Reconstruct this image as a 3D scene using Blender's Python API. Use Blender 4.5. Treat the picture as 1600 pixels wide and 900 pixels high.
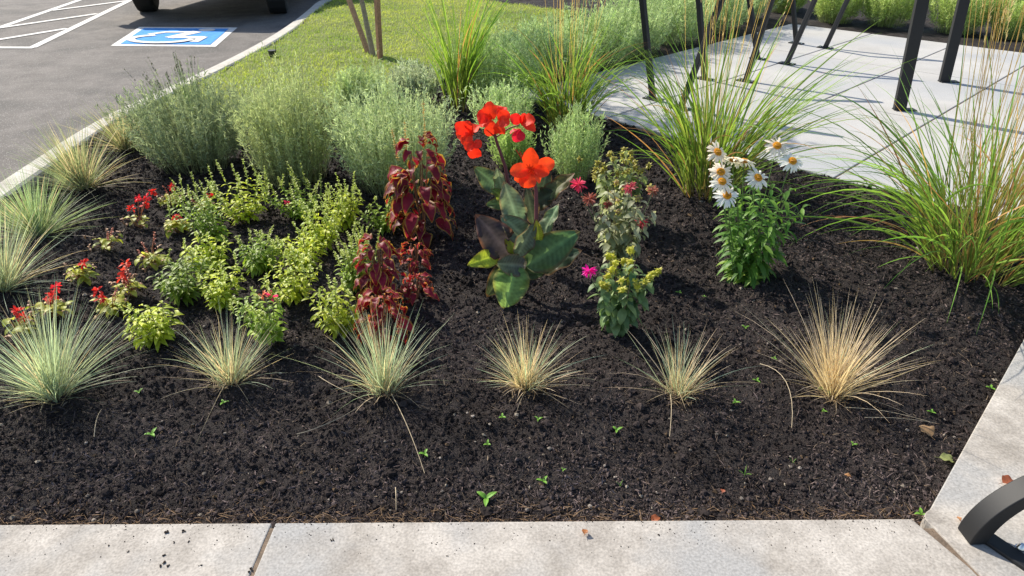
import bpy, bmesh, math
import numpy as np
R = math.radians
scene = bpy.context.scene
for o in list(bpy.data.objects):
    bpy.data.objects.remove(o)
col = scene.collection

# ------------------------------------------------------------------ camera, light, exposure
FPX, PITCH, CAMH = 1075.0, R(30), 1.5
cd = bpy.data.cameras.new('camera'); cam = bpy.data.objects.new('camera', cd); col.objects.link(cam)
cam.location = (0, 0, CAMH); cam.rotation_euler = (R(90) - PITCH, 0, 0)
cd.sensor_width = 36; cd.lens = 36 * FPX / 1600; cd.clip_start = .02; cd.clip_end = 500
scene.camera = cam
SUN_EL, SUN_AZ = R(39), (-0.73, 0.68)        # direction towards the sun in plan
w = bpy.data.worlds.new('World'); scene.world = w; w.use_nodes = True
nt = w.node_tree; sky = nt.nodes.new('ShaderNodeTexSky'); sky.sky_type = 'NISHITA'; sky.sun_disc = False
sky.sun_elevation = SUN_EL; sky.sun_rotation = math.atan2(SUN_AZ[0], SUN_AZ[1])
nt.links.new(sky.outputs[0], nt.nodes['Background'].inputs[0]); nt.nodes['Background'].inputs[1].default_value = .12
sd = bpy.data.lights.new('sun', 'SUN'); sun = bpy.data.objects.new('sun', sd); col.objects.link(sun)
sd.energy = 4.3; sd.angle = R(.55); sd.color = (1, .93, .81)
from mathutils import Vector
sv = Vector((SUN_AZ[0] * math.cos(SUN_EL), SUN_AZ[1] * math.cos(SUN_EL), math.sin(SUN_EL)))
sun.rotation_euler = sv.to_track_quat('Z', 'Y').to_euler(); sun.location = (-6, 6, 8)
scene.view_settings.view_transform = 'Standard'; scene.view_settings.look = 'None'
scene.view_settings.gamma = 1; scene.view_settings.use_curve_mapping = False
scene.view_settings.exposure = .75

# ------------------------------------------------------------------ helpers
cs, sn = math.cos(PITCH), math.sin(PITCH)
def ray(px, py):
    dx = (px - 800) / FPX; dv = (py - 450) / FPX
    return np.array([dx, cs - dv * sn, -sn - dv * cs])
def P(px, py, z=0.):            # where a sight line meets the level z
    d = ray(px, py); t = (z - CAMH) / d[2]
    return np.array([d[0] * t, d[1] * t, z])
def Q(px, py, Y):               # where it meets the upright plane y = Y
    d = ray(px, py); t = Y / d[1]
    return np.array([d[0] * t, Y, CAMH + d[2] * t])
def ppm(Y, z=0.):               # pixels per metre there
    return FPX / (Y * cs + (CAMH - z) * sn)
rs = np.random.RandomState
def lerp(a, b, t): return a + (b - a) * t
def unit(v): v = np.asarray(v, float); return v / np.maximum(np.linalg.norm(v, axis=-1, keepdims=True), 1e-9)

def hashn(ix, iy, s):
    h = (ix.astype(np.int64) * 374761393 + iy.astype(np.int64) * 668265263 + s * 1442695041) & 0xffffffff
    h = ((h ^ (h >> 13)) * 1274126177) & 0xffffffff
    return ((h ^ (h >> 16)) & 0xffff) / 65535.
def vnoise(x, y, s=0):
    ix = np.floor(x); iy = np.floor(y); fx = x - ix; fy = y - iy
    fx = fx * fx * (3 - 2 * fx); fy = fy * fy * (3 - 2 * fy)
    a = hashn(ix, iy, s); b = hashn(ix + 1, iy, s); c = hashn(ix, iy + 1, s); d = hashn(ix + 1, iy + 1, s)
    return lerp(lerp(a, b, fx), lerp(c, d, fx), fy) - .5
def soil_h(x, y):
    x = np.asarray(x, float); y = np.asarray(y, float)
    h = vnoise(x * 1.3, y * 1.3, 1) * .05 + vnoise(x * 4 + y, y * 4 - x, 2) * .05 + vnoise(x * 11 + 3.1 * y, y * 11 - 3.1 * x, 3) * .020
    h = h + vnoise(x * 27 - 9 * y, y * 27 + 9 * x, 4) * .009
    edge = np.clip((y - 1.29) / .25, 0, 1)
    return h * (.25 + .75 * edge) - .012 * (1 - edge) + .012 * edge
def soil_fine(x, y):
    return soil_h(x, y) + vnoise(x * 60 + y * 13, y * 60 - x * 13, 5) * .008 + vnoise(x * 110, y * 110, 6) * .004

class G:
    """collects geometry for ONE mesh object"""
    def __init__(s): s.V = []; s.F = []; s.C = []; s.n = 0
    def add(s, V, F, C=(.5, .5, .5)):
        V = np.asarray(V, float); F = np.asarray(F, int); C = np.asarray(C, float)
        if C.ndim == 1: C = np.tile(C, (len(V), 1))
        s.V.append(V); s.F.append(F + s.n); s.C.append(C); s.n += len(V); return s
    def build(s, name, m, parent=None, smooth=False, origin=None):
        me = bpy.data.meshes.new(name); V = np.concatenate(s.V)
        if origin is not None: V = V - np.asarray(origin)
        me.vertices.add(len(V)); me.vertices.foreach_set('co', V.astype(np.float32).ravel())
        tot = sum(f.size for f in s.F); me.loops.add(tot)
        me.loops.foreach_set('vertex_index', np.concatenate([f.ravel() for f in s.F]).astype(np.int32))
        lens = np.concatenate([np.full(len(f), f.shape[1]) for f in s.F])
        me.polygons.add(len(lens)); st = np.concatenate([[0], np.cumsum(lens)[:-1]])
        me.polygons.foreach_set('loop_start', st.astype(np.int32))
        me.update(calc_edges=True); me.validate()
        if len(me.vertices) == len(V):
            a = me.attributes.new('Col', 'FLOAT_COLOR', 'POINT')
            a.data.foreach_set('color', np.concatenate([np.concatenate(s.C), np.ones((len(V), 1))], 1).astype(np.float32).ravel())
        me.polygons.foreach_set('use_smooth', np.full(len(me.polygons), smooth))
        me.materials.append(m)
        o = bpy.data.objects.new(name, me); col.objects.link(o)
        if parent is not None: o.parent = parent
        elif origin is not None: o.location = origin
        return o

def tag(o, label=None, cat=None, group=None, kind=None):
    if label: o['label'] = label
    if cat: o['category'] = cat
    if group: o['group'] = group
    if kind: o['kind'] = kind
    return o
def empty(name, loc, label, cat, group=None):
    o = bpy.data.objects.new(name, None); col.objects.link(o); o.location = loc; o.empty_display_size = .05
    return tag(o, label, cat, group)

def strip(g, Pb, D, B, L, W, bend, prof, c0, c1, ce=None, fold=0., twist=None, cols=(-1, 1), wave=0., stripe=0.):
    """N ribbons / leaves at once: root Pb, direction D, bending towards B"""
    N = len(Pb); prof = np.asarray(prof, float); ns = len(prof) - 1; t = np.linspace(0, 1, ns + 1)
    full = lambda a: np.broadcast_to(np.asarray(a, float), (N,))
    L, W, bend = full(L), full(W), full(bend)
    D = unit(D); B = np.broadcast_to(np.asarray(B, float), (N, 3)); B = B - (B * D).sum(1, keepdims=True) * D + 1e-6; B = unit(B)
    S = np.cross(D, B)
    a = bend[:, None] * t[None]; am = (a[:, 1:] + a[:, :-1]) / 2
    step = (np.cos(am)[..., None] * D[:, None] + np.sin(am)[..., None] * B[:, None]) * (L / ns)[:, None, None]
    pos = np.concatenate([np.zeros((N, 1, 3)), np.cumsum(step, 1)], 1) + np.asarray(Pb)[:, None]
    nr = -np.sin(a)[..., None] * D[:, None] + np.cos(a)[..., None] * B[:, None]
    S = np.broadcast_to(S[:, None], nr.shape)
    if twist is not None:
        tw = (full(twist)[:, None] * (np.ones_like(t)[None]))[..., None]
        S, nr = np.cos(tw) * S + np.sin(tw) * nr, -np.sin(tw) * S + np.cos(tw) * nr
    u = np.asarray(cols, float); K = len(u)
    hw = (W[:, None] / 2 * prof[None])[..., None, None]
    V = pos[:, :, None] + S[:, :, None] * u[None, None, :, None] * hw - nr[:, :, None] * np.abs(u)[None, None, :, None] * hw * fold
    if wave:
        ph = np.arange(N)[:, None, None] * 2.1
        V = V + nr[:, :, None] * (np.sin(t[None, :, None] * 14 + ph + u[None, None] * 1.6) * (np.abs(u) > .6)[None, None])[..., None] * hw * wave
    c0 = np.broadcast_to(np.asarray(c0, float), (N, 3)); c1 = np.broadcast_to(np.asarray(c1, float), (N, 3))
    C = c0[:, None] + (c1 - c0)[:, None] * t[None, :, None]
    C = np.repeat(C[:, :, None], K, 2)
    if ce is not None:
        ce = np.broadcast_to(np.asarray(ce, float), (N, 3))
        m = (np.abs(u) > .8)[None, None, :, None] | (t > .93)[None, :, None, None]
        C = np.where(m, ce[:, None, None], C)
    if stripe:
        q = 1 + stripe * np.sin((t[None, :, None] * 1.0 - np.abs(u)[None, None] * .22) * 75)
        q = np.where(np.abs(u)[None, None] < .05, 1.7, q); C = C * q[..., None]
    i = np.arange(N)[:, None, None] * (ns + 1) * K + np.arange(ns)[None, :, None] * K + np.arange(K - 1)[None, None]
    F = np.stack([i, i + 1, i + 1 + K, i + K], -1).reshape(-1, 4)
    g.add(V.reshape(-1, 3), F, C.reshape(-1, 3))
BL = (.55, .9, 1, .95, .8, .55, .06)               # blade
LF = (.12, .6, .95, 1, .82, .48, .05)              # lance leaf
OV = (.15, .75, 1, .98, .8, .45, .05)              # oval leaf
PT = (.2, .5, .8, 1, 1, .75, .25)                  # petal
def tube(g, pts, r0, r1=None, sides=5, c=(.5, .5, .5), c1=None):
    pts = np.asarray(pts, float); k = len(pts); r1 = r0 if r1 is None else r1; c1 = c if c1 is None else c1
    T = unit(np.gradient(pts, axis=0)); ref = np.array([1., 0, 0]) if abs(T[0][0]) < .8 else np.array([0, 1., 0])
    A = unit(np.cross(T, ref)); Bn = np.cross(T, A); th = np.arange(sides) * 2 * np.pi / sides
    r = np.linspace(r0, r1, k)[:, None, None]
    V = pts[:, None] + r * (np.cos(th)[None, :, None] * A[:, None] + np.sin(th)[None, :, None] * Bn[:, None])
    C = np.linspace(0, 1, k)[:, None] * (np.array(c1) - np.array(c))[None] + np.array(c)[None]
    i = np.arange(k - 1)[:, None] * sides; j = np.arange(sides)[None]; j2 = (j + 1) % sides
    F = np.stack([i + j, i + j2, i + sides + j2, i + sides + j], -1).reshape(-1, 4)
    g.add(V.reshape(-1, 3), F, np.repeat(C, sides, 0)); n0 = g.n
    g.add(V[0], [list(range(sides))[::-1]], c); g.add(V[-1], [list(range(sides))], c1)
def balls(g, Cn, r, c, seed=0, flat=1., n=6, rings=4):
    rr = rs(seed); Cn = np.asarray(Cn, float); N = len(Cn); r = np.broadcast_to(np.asarray(r, float), (N,))
    V = []; ph = np.linspace(0, np.pi, rings + 1)[1:-1]
    for p in ph:
        for q in range(n): V.append((np.sin(p) * np.cos(q * 2 * np.pi / n), np.sin(p) * np.sin(q * 2 * np.pi / n), np.cos(p)))
    V += [(0, 0, 1), (0, 0, -1)]; V = np.array(V); m = len(V); V[:, 2] *= flat
    F4 = []; F3 = []
    for a in range(rings - 2):
        for q in range(n): F4.append((a * n + q, (a + 1) * n + q, (a + 1) * n + (q + 1) % n, a * n + (q + 1) % n))
    for q in range(n):
        F3.append((m - 2, q, (q + 1) % n)); F3.append((m - 1, (rings - 2) * n + (q + 1) % n, (rings - 2) * n + q))
    VV = Cn[:, None] + V[None] * r[:, None, None] * (1 + .16 * rr.randn(N, m, 1))
    C = np.broadcast_to(np.asarray(c, float), (N, 3)); C = np.repeat(C[:, None], m, 1).reshape(-1, 3)
    off = np.arange(N)[:, None, None] * m
    b = g.n; g.add(VV.reshape(-1, 3), (np.array(F3)[None] + off).reshape(-1, 3), C)
    if F4: g.F.append((np.array(F4)[None] + off).reshape(-1, 4) + b)
def box(g, c, s, ax=None, col_=(.5, .5, .5), bev=0):
    c = np.asarray(c, float); s = np.asarray(s, float) / 2
    ax = np.eye(3) if ax is None else np.asarray(ax, float)
    V = []
    for z in (-1, 1):
        for (x, y) in ((-1, -1), (1, -1), (1, 1), (-1, 1)): V.append(c + ax[0] * x * s[0] + ax[1] * y * s[1] + ax[2] * z * s[2])
    g.add(V, [(0, 3, 2, 1), (4, 5, 6, 7), (0, 1, 5, 4), (1, 2, 6, 5), (2, 3, 7, 6), (3, 0, 4, 7)], col_)
def bevel(o, wd=.003, seg=2):
    m = o.modifiers.new('b', 'BEVEL'); m.width = wd; m.segments = seg; m.limit_method = 'ANGLE'; return o
def poly_slab(name, pts, z0, z1, m, bev=.003, **kw):
    pts = np.asarray(pts, float)[:, :2]; n = len(pts)
    ar = sum(pts[i][0] * pts[(i + 1) % n][1] - pts[(i + 1) % n][0] * pts[i][1] for i in range(n))
    if ar < 0: pts = pts[::-1]
    V = np.concatenate([np.c_[pts, np.full(n, z0)], np.c_[pts, np.full(n, z1)]])
    g = G(); g.add(V, [list(range(n, 2 * n))]); g.F.append(np.array([list(range(n))[::-1]]))
    g.F.append(np.array([(i, (i + 1) % n, n + (i + 1) % n, n + i) for i in range(n)]))
    o = g.build(name, m)
    if bev: bevel(o, bev)
    return tag(o, kind='structure')

# ------------------------------------------------------------------ materials
def newmat(name):
    m = bpy.data.materials.new(name); m.use_nodes = True; t = m.node_tree
    return m, t, t.nodes['Principled BSDF'], t.nodes['Material Output']
def nd(t, k, **kw):
    n = t.nodes.new(k)
    for a, b in kw.items():
        if a in n.inputs.keys(): n.inputs[a].default_value = b
        else: setattr(n, a, b)
    return n
def vmat(name, rough=.6, trans=.35, spec=.4, noise=.12, nscale=90, warm=(1.05, 1.05, .75), bump=.15):
    m, t, b, out = newmat(name); L = t.links.new
    a = nd(t, 'ShaderNodeAttribute', attribute_name='Col')
    tc = nd(t, 'ShaderNodeTexCoord'); n = nd(t, 'ShaderNodeTexNoise', Scale=nscale, Detail=3.); L(tc.outputs['Object'], n.inputs['Vector'])
    mr = nd(t, 'ShaderNodeMapRange'); mr.inputs[1].default_value = .3; mr.inputs[2].default_value = .7
    mr.inputs[3].default_value = 1 - noise; mr.inputs[4].default_value = 1 + noise; L(n.outputs[0], mr.inputs[0])
    mx = nd(t, 'ShaderNodeVectorMath', operation='SCALE'); L(a.outputs['Color'], mx.inputs[0]); L(mr.outputs[0], mx.inputs['Scale'])
    L(mx.outputs[0], b.inputs['Base Color']); b.inputs['Roughness'].default_value = rough; b.inputs['Specular IOR Level'].default_value = spec
    if bump:
        bp = nd(t, 'ShaderNodeBump', Strength=bump, Distance=.002); L(n.outputs[0], bp.inputs['Height']); L(bp.outputs[0], b.inputs['Normal'])
    if trans:
        tr = nd(t, 'ShaderNodeBsdfTranslucent'); v2 = nd(t, 'ShaderNodeVectorMath', operation='MULTIPLY'); v2.inputs[1].default_value = tuple(1.5 * q for q in warm)
        L(mx.outputs[0], v2.inputs[0]); L(v2.outputs[0], tr.inputs[0])
        ms = nd(t, 'ShaderNodeMixShader', Fac=trans); L(b.outputs[0], ms.inputs[1]); L(tr.outputs[0], ms.inputs[2]); L(ms.outputs[0], out.inputs[0])
    return m
M_leaf = vmat('leaf', .5, .4)
M_gloss = vmat('broad_leaf', .5, .38, .22, noise=.22, nscale=35)
M_grass = vmat('grass_blade', .55, .4, .35, noise=.15, nscale=40)
M_lav = vmat('lavender_leaf', .7, .3, .2, noise=.1, warm=(1, 1.05, .85))
M_petal = vmat('petal', .55, .35, .3, noise=.12, warm=(1, .9, .8))
M_white_petal = vmat('white_petal', .5, .3, .3, noise=.06, warm=(.92, .92, .9))
M_stem = vmat('stem', .6, .0)
M_chip = vmat('mulch_chip', .9, 0, .12, noise=.35, nscale=150, bump=.4)
M_wood = vmat('stake_wood', .8, 0, .2, noise=.3, nscale=60, bump=.4)

def ground_mat(name, c0, c1, c2=None, sc=6, fine=220, rough=.9, bump=.3, bd=.004, speck=None, spec=.3):
    m, t, b, out = newmat(name); L = t.links.new; tc = nd(t, 'ShaderNodeTexCoord')
    n1 = nd(t, 'ShaderNodeTexNoise', Scale=sc, Detail=6., Roughness=.62); n2 = nd(t, 'ShaderNodeTexNoise', Scale=fine, Detail=3.)
    n3 = nd(t, 'ShaderNodeTexNoise', Scale=sc * .35, Detail=4.)
    for n in (n1, n2, n3): L(tc.outputs['Object'], n.inputs['Vector'])
    r = nd(t, 'ShaderNodeValToRGB'); r.color_ramp.elements[0].position = .34; r.color_ramp.elements[1].position = .66
    r.color_ramp.elements[0].color = (*c0, 1); r.color_ramp.elements[1].color = (*c1, 1); L(n1.outputs[0], r.inputs[0])
    last = r.outputs[0]
    if c2:
        r3 = nd(t, 'ShaderNodeMapRange'); r3.inputs[1].default_value = .5; r3.inputs[2].default_value = .64; L(n3.outputs[0], r3.inputs[0])
        mx = nd(t, 'ShaderNodeMix', data_type='RGBA'); L(r3.outputs[0], mx.inputs[0]); L(last, mx.inputs[6]); mx.inputs[7].default_value = (*c2, 1); last = mx.outputs[2]
    mr = nd(t, 'ShaderNodeMapRange'); mr.inputs[1].default_value = .3; mr.inputs[2].default_value = .7; mr.inputs[3].default_value = .78; mr.inputs[4].default_value = 1.2
    L(n2.outputs[0], mr.inputs[0]); sc_ = nd(t, 'ShaderNodeVectorMath', operation='SCALE'); L(last, sc_.inputs[0]); L(mr.outputs[0], sc_.inputs['Scale']); last = sc_.outputs[0]
    if speck:
        v = nd(t, 'ShaderNodeTexVoronoi', Scale=speck[0]); L(tc.outputs['Object'], v.inputs['Vector'])
        c = nd(t, 'ShaderNodeMath', operation='LESS_THAN'); c.inputs[1].default_value = speck[1]; L(v.outputs['Distance'], c.inputs[0])
        sx = nd(t, 'ShaderNodeSeparateXYZ'); L(v.outputs['Color'], sx.inputs[0]); c2_ = nd(t, 'ShaderNodeMath', operation='LESS_THAN'); c2_.inputs[1].default_value = speck[3]; L(sx.outputs[0], c2_.inputs[0])
        mu = nd(t, 'ShaderNodeMath', operation='MULTIPLY'); L(c.outputs[0], mu.inputs[0]); L(c2_.outputs[0], mu.inputs[1])
        mx = nd(t, 'ShaderNodeMix', data_type='RGBA'); L(mu.outputs[0], mx.inputs[0]); L(last, mx.inputs[6]); mx.inputs[7].default_value = (*speck[2], 1); last = mx.outputs[2]
    L(last, b.inputs['Base Color']); b.inputs['Roughness'].default_value = rough; b.inputs['Specular IOR Level'].default_value = spec
    bp = nd(t, 'ShaderNodeBump', Strength=bump, Distance=bd); L(n2.outputs[0], bp.inputs['Height']); L(bp.outputs[0], b.inputs['Normal'])
    return m
M_soil = ground_mat('dark_mulch_soil', (.018, .014, .013), (.045, .036, .033), (.03, .025, .024), sc=9, fine=260, bump=.9, bd=.012, speck=(90, .22, (.13, .095, .07), .06), spec=.25)
M_conc = ground_mat('sidewalk_concrete', (.30, .27, .235), (.49, .45, .40), (.34, .33, .315), sc=8, fine=150, bump=.3, bd=.002, speck=(60, .1, (.2, .17, .14), .08))
M_slab = ground_mat('plaza_concrete', (.41, .395, .37), (.48, .465, .44), (.37, .375, .38), sc=2.2, fine=190, bump=.2, bd=.002)
M_kerb = ground_mat('kerb_concrete', (.42, .39, .34), (.55, .52, .46), sc=9, fine=160, bump=.35, bd=.003)
M_asph = ground_mat('asphalt', (.12, .108, .098), (.18, .162, .147), (.105, .097, .089), sc=5, fine=110, bump=.8, bd=.006, speck=(75, .32, (.30, .28, .26), .35))
M_turf = ground_mat('turf_soil', (.10, .13, .025), (.17, .19, .045), sc=12, fine=120)
M_joint = ground_mat('joint_filler', (.12, .09, .065), (.22, .16, .11), sc=30, fine=200)
M_white = ground_mat('road_paint_white', (.62, .60, .56), (.75, .73, .69), sc=25, fine=130, bump=.3, speck=(60, .16, (.35, .33, .31), .2))
M_blue = ground_mat('road_paint_blue', (.04, .24, .62), (.07, .32, .72), sc=18, fine=130, bump=.3)
def plain(name, c, rough, metal=0, coat=0, nz=.12):
    m, t, b, out = newmat(name); L = t.links.new; tc = nd(t, 'ShaderNodeTexCoord'); n = nd(t, 'ShaderNodeTexNoise', Scale=45., Detail=4.); L(tc.outputs['Object'], n.inputs['Vector'])
    r = nd(t, 'ShaderNodeValToRGB'); r.color_ramp.elements[0].color = (*[x * (1 - nz) for x in c], 1); r.color_ramp.elements[1].color = (*[x * (1 + nz) for x in c], 1)
    L(n.outputs[0], r.inputs[0]); L(r.outputs[0], b.inputs['Base Color']); b.inputs['Roughness'].default_value = rough; b.inputs['Metallic'].default_value = metal
    b.inputs['Coat Weight'].default_value = coat
    bp = nd(t, 'ShaderNodeBump', Strength=.12, Distance=.001); L(n.outputs[0], bp.inputs['Height']); L(bp.outputs[0], b.inputs['Normal'])
    return m
M_black = plain('black_powder_coat', (.007, .007, .008), .62)
M_steel = plain('zinc_bolt', (.6, .6, .6), .25, 1)
M_rub = plain('tyre_rubber', (.012, .012, .012), .8)
M_paint = plain('vehicle_paint', (.03, .032, .036), .25, 0, .8, nz=.03)
M_glass = plain('vehicle_glass', (.02, .025, .03), .05)
M_lamp = plain('lamp_lens', (.6, .6, .58), .15)
M_plastic = plain('black_plastic', (.015, .016, .017), .5)

# ------------------------------------------------------------------ ground
ASZ = -.10
g = G(); g.add([(-120, -120, ASZ), (120, -120, ASZ), (120, 120, ASZ), (-120, 120, ASZ)], [(0, 1, 2, 3)])
tag(g.build('parking_lot', M_asph), kind='structure')
kp = np.array([P(x, y) for x, y in ((-90, 372), (0, 306), (70, 258), (140, 210), (200, 176), (280, 140), (350, 106), (400, 80), (450, 50), (486, 22), (508, 0))])[:, :2]
kp = np.concatenate([[(-2.1, -3.), (-2.15, 1.5)], kp, [kp[-1] + (.75, 4), kp[-1] + (1.0, 14)]])
# smooth the kerb line
def chaikin(p, k=2):
    for _ in range(k):
        q = [p[0]]
        for a, b in zip(p[:-1], p[1:]): q += [a * .75 + b * .25, a * .25 + b * .75]
        q.append(p[-1]); p = np.array(q)
    return p
kp = chaikin(kp, 3); T = unit(np.gradient(kp, axis=0)); Nk = np.c_[T[:, 1], -T[:, 0]]          # to the bed side
kin, kout = kp + Nk * .08, kp - Nk * .08
g = G(); prof = [(-.085, ASZ - .02), (-.075, .012), (-.06, .03), (.065, .034), (.08, .022), (.08, -.12)]
V = np.array([[(kp[i][0] + Nk[i][0] * a, kp[i][1] + Nk[i][1] * a, z) for a, z in prof] for i in range(len(kp))])
n, k = V.shape[:2]; i = np.arange(n - 1)[:, None] * k + np.arange(k - 1)[None]
g.add(V.reshape(-1, 3), np.stack([i, i + 1, i + 1 + k, i + k], -1).reshape(-1, 4)); tag(g.build('kerb', M_kerb), kind='structure')
def kerb_x(y): return np.interp(y, kin[:, 1], kin[:, 0])
def in_poly(x, y, poly):
    r = np.zeros(len(x), bool); n = len(poly); j = n - 1
    for i in range(n):
        xi, yi = poly[i][:2]; xj, yj = poly[j][:2]
        r ^= ((yi > y) != (yj > y)) & (x < (xj - xi) * (y - yi) / (yj - yi + 1e-12) + xi); j = i
    return r

# plaza slab frame
FEa, FEb = P(940, 190), P(1430, 320); dF = unit((FEb - FEa)[:2]); dL = np.array([-dF[1], dF[0]]) * -1
if dL[1] < 0: dL = -dL
LEp = P(1000, 101)[:2]; s_ = np.array([[dF[0], -dL[0]], [dF[1], -dL[1]]]); ab = np.linalg.solve(s_, LEp - FEa[:2]); CR = FEa[:2] + dF * ab[0]
DEPTH = float((P(1400, 62)[:2] - CR) @ dL)
def SL(a, b): return CR + dF * a + dL * b
# right-hand walk edge
E0, E1 = P(1440, 822)[:2], P(1600, 532)[:2]; dE = unit(E1 - E0)
slab_poly = [SL(0, 0), SL(9, 0), SL(9, DEPTH), SL(0, DEPTH)]
def grid_sheet(name, x0, x1, y0, y1, st, m, fine=True, zoff=0):
    xs = np.arange(x0, x1 + st, st); ys = np.arange(y0, y1 + st, st); X, Y = np.meshgrid(xs, ys)
    Z = (soil_fine if fine else soil_h)(X, Y) + zoff
    X2 = np.maximum(X, kerb_x(Y) - .02); bu = (X - CR[0]) * dF[0] + (Y - CR[1]) * dF[1]; bv = (X - CR[0]) * dL[0] + (Y - CR[1]) * dL[1]; Z = np.where((bu > .012) & (bv > .012) & (bv < DEPTH - .012), np.minimum(Z, -.02), Z)
    rs_ = (X - E0[0]) * dE[1] - (Y - E0[1]) * dE[0]; Z = np.where(rs_ > .02, np.minimum(Z, -.02), Z)
    V = np.stack([X2, Y, Z], -1).reshape(-1, 3); nx = len(xs)
    i = (np.arange(len(ys) - 1)[:, None] * nx + np.arange(nx - 1)[None]).ravel()
    F = np.stack([i, i + 1, i + 1 + nx, i + nx], -1)
    d = V[:, 0][F].max(1) - V[:, 0][F].min(1); F = F[d > st * .3]
    g = G(); g.add(V, F); return tag(g.build(name, m, smooth=True), kind='structure')
grid_sheet('planting_bed', -2.6, 3.4, 1.27, 5.2, .011, M_soil)
grid_sheet('planting_bed', -5, 12, 5.2, 18, .06, M_soil, False)
grid_sheet('planting_bed', 3.4, 12, 1.2, 5.2, .06, M_soil, False)

ZT = .028
j0, j1 = P(430, 829)[:2], P(402, 897)[:2]; dj = unit(j1 - j0)
q2 = P(1515, 900)[:2]; dq = unit(q2 - E0)
FY = 1.285
fl = lambda x: P(10, 831)[1] + (P(1400, 822)[1] - P(10, 831)[1]) * (x - P(10, 831)[0]) / (P(1400, 822)[0] - P(10, 831)[0])
jw = .0055
poly_slab('sidewalk', [(-2.2, fl(-2.2)), (j0[0] - jw, fl(j0[0])), (j0 + dj * 1.8)[:2] - (jw, 0), (-2.2, fl(0) - 1.8)], -.1, ZT, M_conc)
c1_ = E0 + (-.03, .0)
poly_slab('sidewalk', [(j0[0] + jw, fl(j0[0])), (c1_[0] - .005, fl(1.1)), (E0 + dq * .16) - (.006, 0), (E0 + dq * 1.8) - (.006, 0), (j0 + dj * 1.8)[:2] + (jw, 0)], -.1, ZT, M_conc)
a_ = E0 + dE * .045; b_ = E0 + dq * .02
arc = [lerp(lerp(a_, E0 + (-.012, 0.01), t), lerp(E0 + (-.012, .01), b_, t), t) for t in np.linspace(0, 1, 7)]
poly_slab('sidewalk', [E0 + dE * 3.3, *arc, E0 + dq * 1.8 + (.003, 0), (6, -.6), (6, 3.6)], -.1, ZT + .003, M_conc)
g = G(); g.add([(-3, -1, .0255), (6, -1, .0255), (6, 1.18, .0255), (1.5, 1.27, .0255), (-3, 1.27, .0255)], [(0, 1, 2, 3, 4)]); tag(g.build('joint_filler', M_joint), kind='structure')
# plaza panels with tooled joints
J = [float((P(x, y)[:2] - CR) @ dF) for x, y in ((1338, 83 - 0), (1409, 97), (1517, 150))]
ja = [float((P(x, y)[:2] - CR) @ dF) for x, y in ((1265, 88), (1330, 143), (1440, 203))]
xs = [0, .42] + sorted(ja); st = (ja[2] - ja[1]); xs += [ja[2] + st * q for q in (1, 2, 3, 4)]
ys = [0, DEPTH * .33, DEPTH * .66, DEPTH]
xs = [0] + sorted(ja) + [ja[2] + st * q for q in (1, 2, 3, 4)]
for i in range(len(xs) - 1):
    for k in range(3):
        e = .006
        poly_slab('plaza_slab', [SL(xs[i] + e, ys[k] + e), SL(xs[i + 1] - e, ys[k] + e), SL(xs[i + 1] - e, ys[k + 1] - e), SL(xs[i] + e, ys[k + 1] - e)], -.08, ZT + .004, M_slab, .006)
g = G(); g.add([(*SL(.02, .02), .026), (*SL(9, .02), .026), (*SL(9, DEPTH - .02), .026), (*SL(.02, DEPTH - .02), .026)], [(0, 1, 2, 3)]); tag(g.build('joint_filler', M_joint), kind='structure')

# lawn
lawn = [P(x, y)[:2] for x, y in ((232, 172), (330, 178), (420, 205), (520, 165), (600, 158), (690, 135), (740, 112), (775, 75), (850, 48), (905, 24), (862, 18), (760, 4), (700, -6))]
lawn += [lawn[-1] + (-1.0, 2.2), np.array((kerb_x(14.), 14.))] + [np.array((kerb_x(y), y)) for y in np.arange(13.5, P(232, 172)[1] + .1, -.5)]
XX, YY = np.meshgrid(np.arange(-6, 3, .06), np.arange(4, 14.2, .06)); nx = XX.shape[1]
F = (np.arange(XX.shape[0] - 1)[:, None] * nx + np.arange(nx - 1)[None]).ravel(); F = np.stack([F, F + 1, F + 1 + nx, F + nx], -1)
V = np.stack([XX, YY, soil_h(XX, YY) * .5 + .028], -1).reshape(-1, 3); ins = in_poly(V[:, 0], V[:, 1], lawn); F = F[ins[F].all(1)]
g = G(); g.add(V, F); tag(g.build('lawn', M_turf, smooth=True), kind='structure')
rr = rs(5); N = 190000; yy = 4 + 9.5 * rr.rand(N) ** 1.25; xx = -6 + 9 * rr.rand(N); k = in_poly(xx, yy, lawn); xx, yy = xx[k], yy[k]; n = len(xx)
az = rr.rand(n) * 6.28; D = np.c_[np.cos(az) * .7, np.sin(az) * .7, .6 + rr.rand(n)]
tn = np.clip(vnoise(xx * 1.6, yy * 1.6, 9) + .5 + vnoise(xx * 6, yy * 6, 12) * .5 + (rr.rand(n) - .5) * .4, 0, 1)[:, None]
c = lerp(np.array([.23, .37, .035]), np.array([.58, .62, .11]), tn)
g = G(); strip(g, np.c_[xx, yy, soil_h(xx, yy) * .5 + .026], D, (0, 0, -1), .02 + .028 * rr.rand(n), .0045, .8 * rr.rand(n), (.8, 1, .1), c * .8, c)
tag(g.build('lawn_grass', M_grass), 'mown yellow green lawn grass beside the kerb', 'grass', kind='stuff')

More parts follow.
